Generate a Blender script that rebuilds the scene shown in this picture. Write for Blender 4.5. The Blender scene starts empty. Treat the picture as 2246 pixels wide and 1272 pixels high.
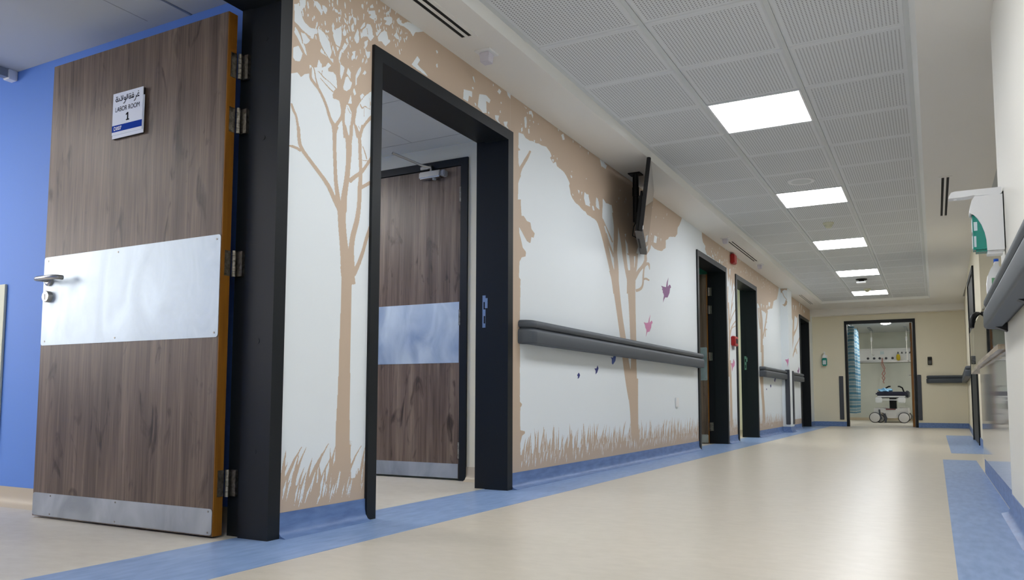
import bpy, bmesh, math, random
from mathutils import Vector, Matrix
# ------------------------------------------------------------------ camera, world, exposure
S = bpy.context.scene
COL = S.collection
YAW, PITCH, ROLL, CAMH, FPX = .4916, .0792, .0029, .5306, 1728.844
cam_d = bpy.data.cameras.new('camera'); cam = bpy.data.objects.new('camera', cam_d); COL.objects.link(cam)
_f = Vector((-math.sin(YAW)*math.cos(PITCH), math.cos(YAW)*math.cos(PITCH), math.sin(PITCH)))
_r = Vector((math.cos(YAW), math.sin(YAW), 0)); _u = _r.cross(_f)
_r2 = math.cos(ROLL)*_r + math.sin(ROLL)*_u; _u2 = -math.sin(ROLL)*_r + math.cos(ROLL)*_u
cam.matrix_world = Matrix(((_r2.x,_u2.x,-_f.x,0),(_r2.y,_u2.y,-_f.y,0),(_r2.z,_u2.z,-_f.z,CAMH),(0,0,0,1)))
cam_d.sensor_fit = 'HORIZONTAL'; cam_d.sensor_width = 36; cam_d.lens = 36*FPX/2246
cam_d.shift_y = (738.363-636)/2246; cam_d.clip_start = .02
S.camera = cam
w = bpy.data.worlds.new('world'); S.world = w; w.use_nodes = True
w.node_tree.nodes['Background'].inputs[0].default_value = (.6,.7,.8,1); w.node_tree.nodes['Background'].inputs[1].default_value = .05
S.view_settings.view_transform = 'Standard'; S.view_settings.look = 'None'
S.view_settings.exposure = 1.28; S.view_settings.gamma = 1.0; S.view_settings.use_curve_mapping = False
LED = 9.0            # radiance of the corridor's panel lights
ROOM1_LED, ROOM2_LED, ROOM3_LED, ROOM4_LED, END_LED, STATION_LED, WINDOW = 9.0, 16.0, 6.0, 12.0, 60.0, 5.0, 3.0
S.cycles.max_bounces = 12; S.cycles.diffuse_bounces = 10; S.cycles.glossy_bounces = 4; S.cycles.caustics_reflective = False

# ------------------------------------------------------------------ materials
def lin(c): return tuple(((v/255+.055)/1.055)**2.4 if v > 10 else v/255/12.92 for v in c)+(1,)
MATS = {}
def mat(name, rgb, rough=.5, metal=0., spec=.5, noise=None, bump=0., alpha=None, emit=None, trans=0.):
    m = bpy.data.materials.new(name); m.use_nodes = True; MATS[name] = m
    nt = m.node_tree; b = nt.nodes['Principled BSDF']
    b.inputs['Base Color'].default_value = lin(rgb); b.inputs['Roughness'].default_value = rough
    b.inputs['Metallic'].default_value = metal; b.inputs['Specular IOR Level'].default_value = spec
    if trans: b.inputs['Transmission Weight'].default_value = trans; b.inputs['IOR'].default_value = 1.45
    if emit: b.inputs['Emission Color'].default_value = lin(emit[0]); b.inputs['Emission Strength'].default_value = emit[1]
    if noise:   # (scale xyz, detail, amount, second colour, object/generated)
        sc, det, lo, hi, c2 = noise
        tc = nt.nodes.new('ShaderNodeTexCoord'); mp = nt.nodes.new('ShaderNodeMapping'); mp.inputs['Scale'].default_value = sc
        nz = nt.nodes.new('ShaderNodeTexNoise'); nz.inputs['Scale'].default_value = 1; nz.inputs['Detail'].default_value = det
        cr = nt.nodes.new('ShaderNodeValToRGB'); cr.color_ramp.elements[0].position = lo; cr.color_ramp.elements[1].position = hi
        cr.color_ramp.elements[0].color = lin(c2); cr.color_ramp.elements[1].color = lin(rgb)
        nt.links.new(tc.outputs['Object'], mp.inputs[0]); nt.links.new(mp.outputs[0], nz.inputs['Vector'])
        nt.links.new(nz.outputs['Fac'], cr.inputs[0]); nt.links.new(cr.outputs[0], b.inputs['Base Color'])
        if bump:
            bp = nt.nodes.new('ShaderNodeBump'); bp.inputs['Strength'].default_value = bump; bp.inputs['Distance'].default_value = .002
            nt.links.new(nz.outputs['Fac'], bp.inputs['Height']); nt.links.new(bp.outputs[0], b.inputs['Normal'])
    return m
mat('mural_white', (228,235,240), .55)
mat('mural_tan', (195,175,155), .55)
for n, c in dict(purple=(132,86,134), pink=(205,135,175), blue=(62,92,168), navy=(38,48,120)).items(): mat('bird_'+n, c, .55)
mat('cream_wall', (228,221,199), .6)
mat('right_wall', (228,226,218), .6)
mat('soffit', (232,230,226), .7)
mat('soffit_lip', (230,231,228), .6)
mat('tbar', (206,210,211), .5)
mat('blue_wall', (98,142,220), .6)
mat('teal_wall', (52,140,120), .6)
mat('room_ceiling', (194,198,200), .8)
mat('station_wall', (196,194,188), .8)
mat('floor_beige', (211,203,189), .31, spec=.5, noise=((16,26,26), 8, .25, .75, (201,193,178)))
mat('room_floor', (212,206,194), .42, spec=.4, noise=((16,26,26), 8, .25, .75, (201,194,181)))
mat('floor_blue', (146,172,212), .34, spec=.4, noise=((34,9,30), 6, .30, .66, (122,150,194)))
mat('skirt_blue', (106,134,182), .42, spec=.4, noise=((30,9,40), 6, .32, .66, (86,112,160)))
mat('skirt_beige', (196,182,158), .45)
mat('frame_black', (21,26,31), .45, spec=.28, noise=((500,500,500), 2, .3, .7, (20,24,28)), bump=.12)
mat('rail_grey', (80,86,94), .5, spec=.4, noise=((700,700,700), 2, .3, .7, (66,72,80)), bump=.25)
mat('rail_dark', (22,24,28), .5)
mat('guard_grey', (62,66,76), .55)
mat('edge_orange', (150,98,24), .5, noise=((60,60,4), 4, .3, .7, (128,80,18)))
mat('steel', (190,188,184), .28, metal=1.)
mat('hinge_steel', (176,170,160), .38, metal=1., noise=((80,80,80), 3, .3, .7, (120,116,108)))
mat('dark_slot', (12,12,13), .8)
mat('white_plastic', (232,233,235), .35)
mat('lilac_plastic', (206,203,214), .4)
mat('grey_plastic', (150,152,156), .45)
mat('black_plastic', (9,9,11), .5, spec=.3)
mat('black_gloss', (10,11,12), .06, spec=.8)
mat('tv_screen', (10,11,13), .012, spec=1.0)
mat('tv_underside', (66,64,64), .45, noise=((90,90,90), 3, .4, .6, (40,40,42)))
mat('red_plastic', (168,26,30), .35)
mat('teal_liquid', (0,140,126), .15, spec=.6)
mat('pale_label', (206,222,228), .5)
mat('green_label', (96,150,112), .5)
mat('blue_cap', (20,84,190), .35)
mat('sign_white', (232,237,248), .6, spec=.2)
mat('sign_blue', (6,58,160), .75, spec=.1)
mat('ink_dark', (18,18,30), .8, spec=.1)
mat('ink_white', (240,242,246), .5)
mat('stone', (196,184,164), .35, noise=((30,3,30), 5, .35, .65, (150,134,114)))
mat('gloss_panel', (168,169,170), .05, spec=1.0)
mat('navy_vinyl', (24,26,52), .4)
mat('tyre', (46,46,50), .7)
mat('wheel_disc', (214,212,212), .45)
mat('cloth_blue', (130,180,214), .8)
mat('maroon', (110,34,40), .5)
mat('yellow_plastic', (214,186,26), .4)
mat('tube_red', (176,120,110), .4)
mat('pale_wall', (206,208,198), .7, noise=((.9,.9,.9), 3, .35, .6, (190,194,186)))
mat('cream_panel', (214,214,190), .5)
mat('track_grey', (140,148,156), .4, metal=.4)
mat('glass_dark', (10,12,14), .1)
# glass screen (thin pane: mostly reflection at grazing angle)
def glass():
    m = bpy.data.materials.new('screen_glass'); m.use_nodes = True; MATS['screen_glass'] = m; nt = m.node_tree
    nt.nodes.remove(nt.nodes['Principled BSDF']); o = nt.nodes['Material Output']
    fr = nt.nodes.new('ShaderNodeFresnel'); fr.inputs[0].default_value = 1.6
    gl = nt.nodes.new('ShaderNodeBsdfGlossy'); gl.inputs['Roughness'].default_value = .015; gl.inputs[0].default_value = (.95,.97,1,1)
    tr = nt.nodes.new('ShaderNodeBsdfTransparent'); tr.inputs[0].default_value = (.9,.94,.94,1)
    mx = nt.nodes.new('ShaderNodeMixShader')
    nt.links.new(fr.outputs[0], mx.inputs[0]); nt.links.new(tr.outputs[0], mx.inputs[1]); nt.links.new(gl.outputs[0], mx.inputs[2]); nt.links.new(mx.outputs[0], o.inputs[0])
glass()
def led(name, strength, tint=(255,252,246)):
    m = bpy.data.materials.new(name); m.use_nodes = True; MATS[name] = m; b = m.node_tree.nodes['Principled BSDF']
    b.inputs['Base Color'].default_value = (.8,.8,.8,1); b.inputs['Emission Color'].default_value = lin(tint); b.inputs['Emission Strength'].default_value = strength
led('led_corridor', LED, (250,252,255)); led('led_room1', ROOM1_LED, (255,250,244)); led('led_room2', ROOM2_LED); led('led_room3', ROOM3_LED); led('led_room4', ROOM4_LED); led('led_end', END_LED); led('led_station', STATION_LED); led('led_treatment_fill', 9.0); led('window_glow', WINDOW, (255,250,244))
def wood():
    m = bpy.data.materials.new('wood_laminate'); m.use_nodes = True; MATS['wood_laminate'] = m; nt = m.node_tree; b = nt.nodes['Principled BSDF']
    b.inputs['Roughness'].default_value = .42; b.inputs['Specular IOR Level'].default_value = .35
    N = nt.nodes.new; L = nt.links.new
    tc = N('ShaderNodeTexCoord')
    def nz(sc, det, dist=0.):
        mp = N('ShaderNodeMapping'); mp.inputs['Scale'].default_value = sc; n = N('ShaderNodeTexNoise'); n.inputs['Scale'].default_value = 1
        n.inputs['Detail'].default_value = det; n.inputs['Distortion'].default_value = dist; L(tc.outputs['Object'], mp.inputs[0]); L(mp.outputs[0], n.inputs['Vector']); return n
    def ramp(n, stops):
        r = N('ShaderNodeValToRGB'); e = r.color_ramp.elements
        while len(e) < len(stops): e.new(.5)
        for k, (p, c) in zip(e, stops): k.position = p; k.color = lin(c) if len(c) == 3 else c
        L(n.outputs['Fac'], r.inputs[0]); return r
    broad = ramp(nz((16,16,.8), 3, .6), [(.28,(90,75,64)),(.5,(116,98,85)),(.72,(138,120,105))])
    fine = ramp(nz((140,140,3.5), 5, .4), [(.25,(150,150,150)),(.6,(255,255,255))])
    knot = ramp(nz((11,11,3.2), 4, 1.6), [(.27,(120,112,106)),(.40,(255,255,255))])
    mx = N('ShaderNodeMixRGB'); mx.blend_type = 'MULTIPLY'; mx.inputs[0].default_value = .75; L(broad.outputs[0], mx.inputs[1]); L(fine.outputs[0], mx.inputs[2])
    m2 = N('ShaderNodeMixRGB'); m2.blend_type = 'MULTIPLY'; m2.inputs[0].default_value = .9; L(mx.outputs[0], m2.inputs[1]); L(knot.outputs[0], m2.inputs[2])
    L(m2.outputs[0], b.inputs['Base Color'])
wood()
def plate(name, rgb, c2, rough):
    m = mat(name, rgb, rough, metal=.85); nt = m.node_tree; b = nt.nodes['Principled BSDF']; N = nt.nodes.new; L = nt.links.new
    tc = N('ShaderNodeTexCoord'); mp = N('ShaderNodeMapping'); mp.inputs['Scale'].default_value = (7,7,3.5); n = N('ShaderNodeTexNoise'); n.inputs['Scale'].default_value = 1; n.inputs['Detail'].default_value = 6; n.inputs['Distortion'].default_value = .8
    L(tc.outputs['Object'], mp.inputs[0]); L(mp.outputs[0], n.inputs['Vector'])
    r = N('ShaderNodeValToRGB'); r.color_ramp.elements[0].position = .3; r.color_ramp.elements[0].color = lin(c2); r.color_ramp.elements[1].position = .65; r.color_ramp.elements[1].color = lin(rgb); L(n.outputs['Fac'], r.inputs[0]); L(r.outputs[0], b.inputs['Base Color'])
    q = N('ShaderNodeMapRange'); q.inputs[1].default_value = .3; q.inputs[2].default_value = .7; q.inputs[3].default_value = rough-.1; q.inputs[4].default_value = rough+.1; L(n.outputs['Fac'], q.inputs[0]); L(q.outputs[0], b.inputs['Roughness'])
plate('push_plate', (196,206,212), (160,171,180), .5); plate('kick_plate', (186,190,192), (150,155,158), .48)
def perforated():
    m = bpy.data.materials.new('perforated_tile'); m.use_nodes = True; MATS['perforated_tile'] = m; nt = m.node_tree; b = nt.nodes['Principled BSDF']; b.inputs['Roughness'].default_value = .7
    N = nt.nodes.new; L = nt.links.new
    tc = N('ShaderNodeTexCoord'); sp = N('ShaderNodeSeparateXYZ'); L(tc.outputs['Object'], sp.inputs[0])
    def M(op, a, c=None):
        n = N('ShaderNodeMath'); n.operation = op
        for i, v in enumerate((a, c)):
            if v is None: continue
            if isinstance(v, (int, float)): n.inputs[i].default_value = v
            else: L(v, n.inputs[i])
        return n.outputs[0]
    p = .018
    def cell(o): return M('ABSOLUTE', M('SUBTRACT', M('FRACT', M('ADD', M('MULTIPLY', o, 1/p), 100.5)), .5))
    cx, cy = cell(sp.outputs[0]), cell(sp.outputs[1])
    d = M('SQRT', M('ADD', M('MULTIPLY', cx, cx), M('MULTIPLY', cy, cy)))
    hole = M('LESS_THAN', d, .23)
    ins = M('MULTIPLY', M('LESS_THAN', M('ABSOLUTE', sp.outputs[0]), .262), M('LESS_THAN', M('ABSOLUTE', sp.outputs[1]), .272))
    dn = M('LESS_THAN', sp.outputs[2], .0005)
    k = M('MULTIPLY', M('MULTIPLY', hole, ins), dn)
    mx = N('ShaderNodeMixRGB'); mx.inputs[1].default_value = lin((216,219,222)); mx.inputs[2].default_value = lin((128,131,134)); L(k, mx.inputs[0]); L(mx.outputs[0], b.inputs['Base Color'])
perforated()
def curtain_mat():
    m = mat('curtain_print', (214,224,228), .85); nt = m.node_tree; b = nt.nodes['Principled BSDF']; N = nt.nodes.new; L = nt.links.new
    tc = N('ShaderNodeTexCoord'); mp = N('ShaderNodeMapping'); mp.inputs['Scale'].default_value = (0,0,1); L(tc.outputs['Object'], mp.inputs[0])
    bk = N('ShaderNodeTexWave'); bk.bands_direction = 'Z'; bk.inputs['Scale'].default_value = 2.1; bk.inputs['Distortion'].default_value = .6; L(mp.outputs[0], bk.inputs['Vector'])
    r = N('ShaderNodeValToRGB'); r.color_ramp.interpolation = 'CONSTANT'; e = r.color_ramp.elements; e[0].color = lin((104,158,192)); e[1].position = .3; e[1].color = lin((206,220,226)); x = e.new(.75); x.color = lin((150,190,212)); L(bk.outputs['Fac'], r.inputs[0]); L(r.outputs[0], b.inputs['Base Color'])
curtain_mat()

# ------------------------------------------------------------------ mesh helpers
class MB:
    """Collects shapes in world coordinates; build() links them as ONE mesh object."""
    def __init__(s): s.v = []; s.f = []
    def add(s, vs, fs):
        o = len(s.v); s.v += [tuple(p) for p in vs]; s.f += [tuple(i+o for i in f) for f in fs]; return s
    def box(s, x0, x1, y0, y1, z0, z1, ch=0.):
        if x0 > x1: x0, x1 = x1, x0
        if y0 > y1: y0, y1 = y1, y0
        if z0 > z1: z0, z1 = z1, z0
        if ch <= 0:
            return s.add([(x0,y0,z0),(x1,y0,z0),(x1,y1,z0),(x0,y1,z0),(x0,y0,z1),(x1,y0,z1),(x1,y1,z1),(x0,y1,z1)], [(0,3,2,1),(4,5,6,7),(0,1,5,4),(1,2,6,5),(2,3,7,6),(3,0,4,7)])
        bm = bmesh.new(); bmesh.ops.create_cube(bm, size=1)
        for v in bm.verts: v.co = Vector(((x0+x1)/2+v.co.x*(x1-x0), (y0+y1)/2+v.co.y*(y1-y0), (z0+z1)/2+v.co.z*(z1-z0)))
        bmesh.ops.bevel(bm, geom=list(bm.edges), offset=ch, segments=2, affect='EDGES', clamp_overlap=True)
        return s.bm(bm)
    def bm(s, bm):
        bm.verts.index_update(); s.add([v.co[:] for v in bm.verts], [[v.index for v in f.verts] for f in bm.faces]); bm.free(); return s
    def prism(s, pts, axis, a, b):
        """polygon pts (2-D) extruded along axis from a to b. axis x: pts=(y,z); y: pts=(x,z); z: pts=(x,y)"""
        def P(p, t): return {'x':(t,p[0],p[1]), 'y':(p[0],t,p[1]), 'z':(p[0],p[1],t)}[axis]
        n = len(pts); ar = sum(pts[i][0]*pts[(i+1)%n][1]-pts[(i+1)%n][0]*pts[i][1] for i in range(n))
        if (ar > 0) == (axis == 'y'): pts = pts[::-1]
        if a > b: a, b = b, a
        vs = [P(p, a) for p in pts]+[P(p, b) for p in pts]
        fs = [tuple(range(n))[::-1], tuple(range(n, 2*n))]+[(i, (i+1)%n, n+(i+1)%n, n+i) for i in range(n)]
        return s.add(vs, fs)
    def cyl(s, p0, p1, r0, r1=None, n=16):
        return s.tube([p0, p1], [r0, r0 if r1 is None else r1], n)
    def tube(s, pts, r, n=8):
        pts = [Vector(p) for p in pts]; m = len(pts); rs = r if isinstance(r, (list, tuple)) else [r]*m
        vs = []; fs = []; up = None
        for i, p in enumerate(pts):
            t = (pts[min(i+1,m-1)]-pts[max(i-1,0)]).normalized()
            if up is None: up = t.orthogonal().normalized()
            up = (up-t*up.dot(t)).normalized(); sd = t.cross(up)
            vs += [p+(up*math.cos(2*math.pi*k/n)+sd*math.sin(2*math.pi*k/n))*rs[i] for k in range(n)]
        for i in range(m-1):
            for k in range(n): fs.append((i*n+k, i*n+(k+1)%n, (i+1)*n+(k+1)%n, (i+1)*n+k))
        fs += [tuple(range(n))[::-1], tuple(range((m-1)*n, m*n))]
        return s.add(vs, fs)
    def lathe(s, c, prof, axis='z', n=24):
        """prof: (radius, offset along axis) from c"""
        vs = []; fs = []
        for r, h in prof:
            for k in range(n):
                a = 2*math.pi*k/n; u, v = r*math.cos(a), r*math.sin(a)
                vs.append({'z':(c[0]+u,c[1]+v,c[2]+h), 'x':(c[0]+h,c[1]+u,c[2]+v), 'y':(c[0]+u,c[1]+h,c[2]+v)}[axis])
        m = len(prof)
        for i in range(m-1):
            for k in range(n): fs.append((i*n+k, i*n+(k+1)%n, (i+1)*n+(k+1)%n, (i+1)*n+k))
        fs += [tuple(range(n))[::-1], tuple(range((m-1)*n, m*n))]
        return s.add(vs, fs)
    def xf(s, M): s.v = [tuple(M @ Vector(p)) for p in s.v]; return s
    def build(s, name, m, parent=None, smooth=False, **props):
        off = Vector(parent.get('_o', (0,0,0))) if parent else Vector((0,0,0))
        me = bpy.data.meshes.new(name)
        c = Vector((0,0,0))
        if parent is None and s.v:      # top-level single mesh: origin at its base centre
            xs = [p[0] for p in s.v]; ys = [p[1] for p in s.v]; zs = [p[2] for p in s.v]
            c = Vector(((min(xs)+max(xs))/2, (min(ys)+max(ys))/2, min(zs)))
        me.from_pydata([tuple(Vector(p)-off-c) for p in s.v], [], s.f)
        bm = bmesh.new(); bm.from_mesh(me); bmesh.ops.recalc_face_normals(bm, faces=bm.faces); bm.to_mesh(me); bm.free()
        me.materials.append(MATS[m])
        o = bpy.data.objects.new(name, me); COL.objects.link(o)
        if parent: o.parent = parent; o['_o'] = tuple(off)
        else: o.location = c; o['_o'] = tuple(c)
        if smooth:
            me.shade_smooth()
            try: me.set_sharp_from_angle(angle=math.radians(40))
            except Exception: pass
        for k, v in props.items(): o[k] = v
        return o
def thing(name, label, cat, loc, group=None, kind=None):
    o = bpy.data.objects.new(name, None); COL.objects.link(o); o.location = loc; o.empty_display_size = .05; o['_o'] = tuple(loc)
    if label: o['label'] = label
    if cat: o['category'] = cat
    if group: o['group'] = group
    if kind: o['kind'] = kind
    return o
def tag(o, label, cat, group=None):
    o['label'] = label; o['category'] = cat
    if group: o['group'] = group
    return o
def copy_tree(o, delta, parent=None, label=None):
    c = o.copy(); COL.objects.link(c); c.parent = parent
    if parent is None: c.location = o.location+Vector(delta)
    if label: c['label'] = label
    for ch in o.children: copy_tree(ch, (0,0,0), c)
    return c
def struct(mb, name, m, label=None, cat=None, **k):
    o = mb.build(name, m, **k); o['kind'] = 'structure'
    if label: o['label'] = label
    if cat: o['category'] = cat
    return o

# ------------------------------------------------------------------ dimensions (metres; camera stands at x=0,y=0, corridor runs along +y)
XW = -2.2218; XF = -2.2068; XB = -2.44       # left wall face, frame face, frame back
ZC = 2.387; ZT = 2.43                         # soffit, tile plane
YE = 17.467; YB = -4.0                        # end wall, wall behind the camera
XR = .303                                     # near right wall
DOORS = [(.92,2.2598),(2.7818,4.132),(8.3512,9.713),(10.2264,11.5756),(15.6623,16.9063)]   # outer frame edges on left wall
ZD = 2.15; FW = .062
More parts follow.
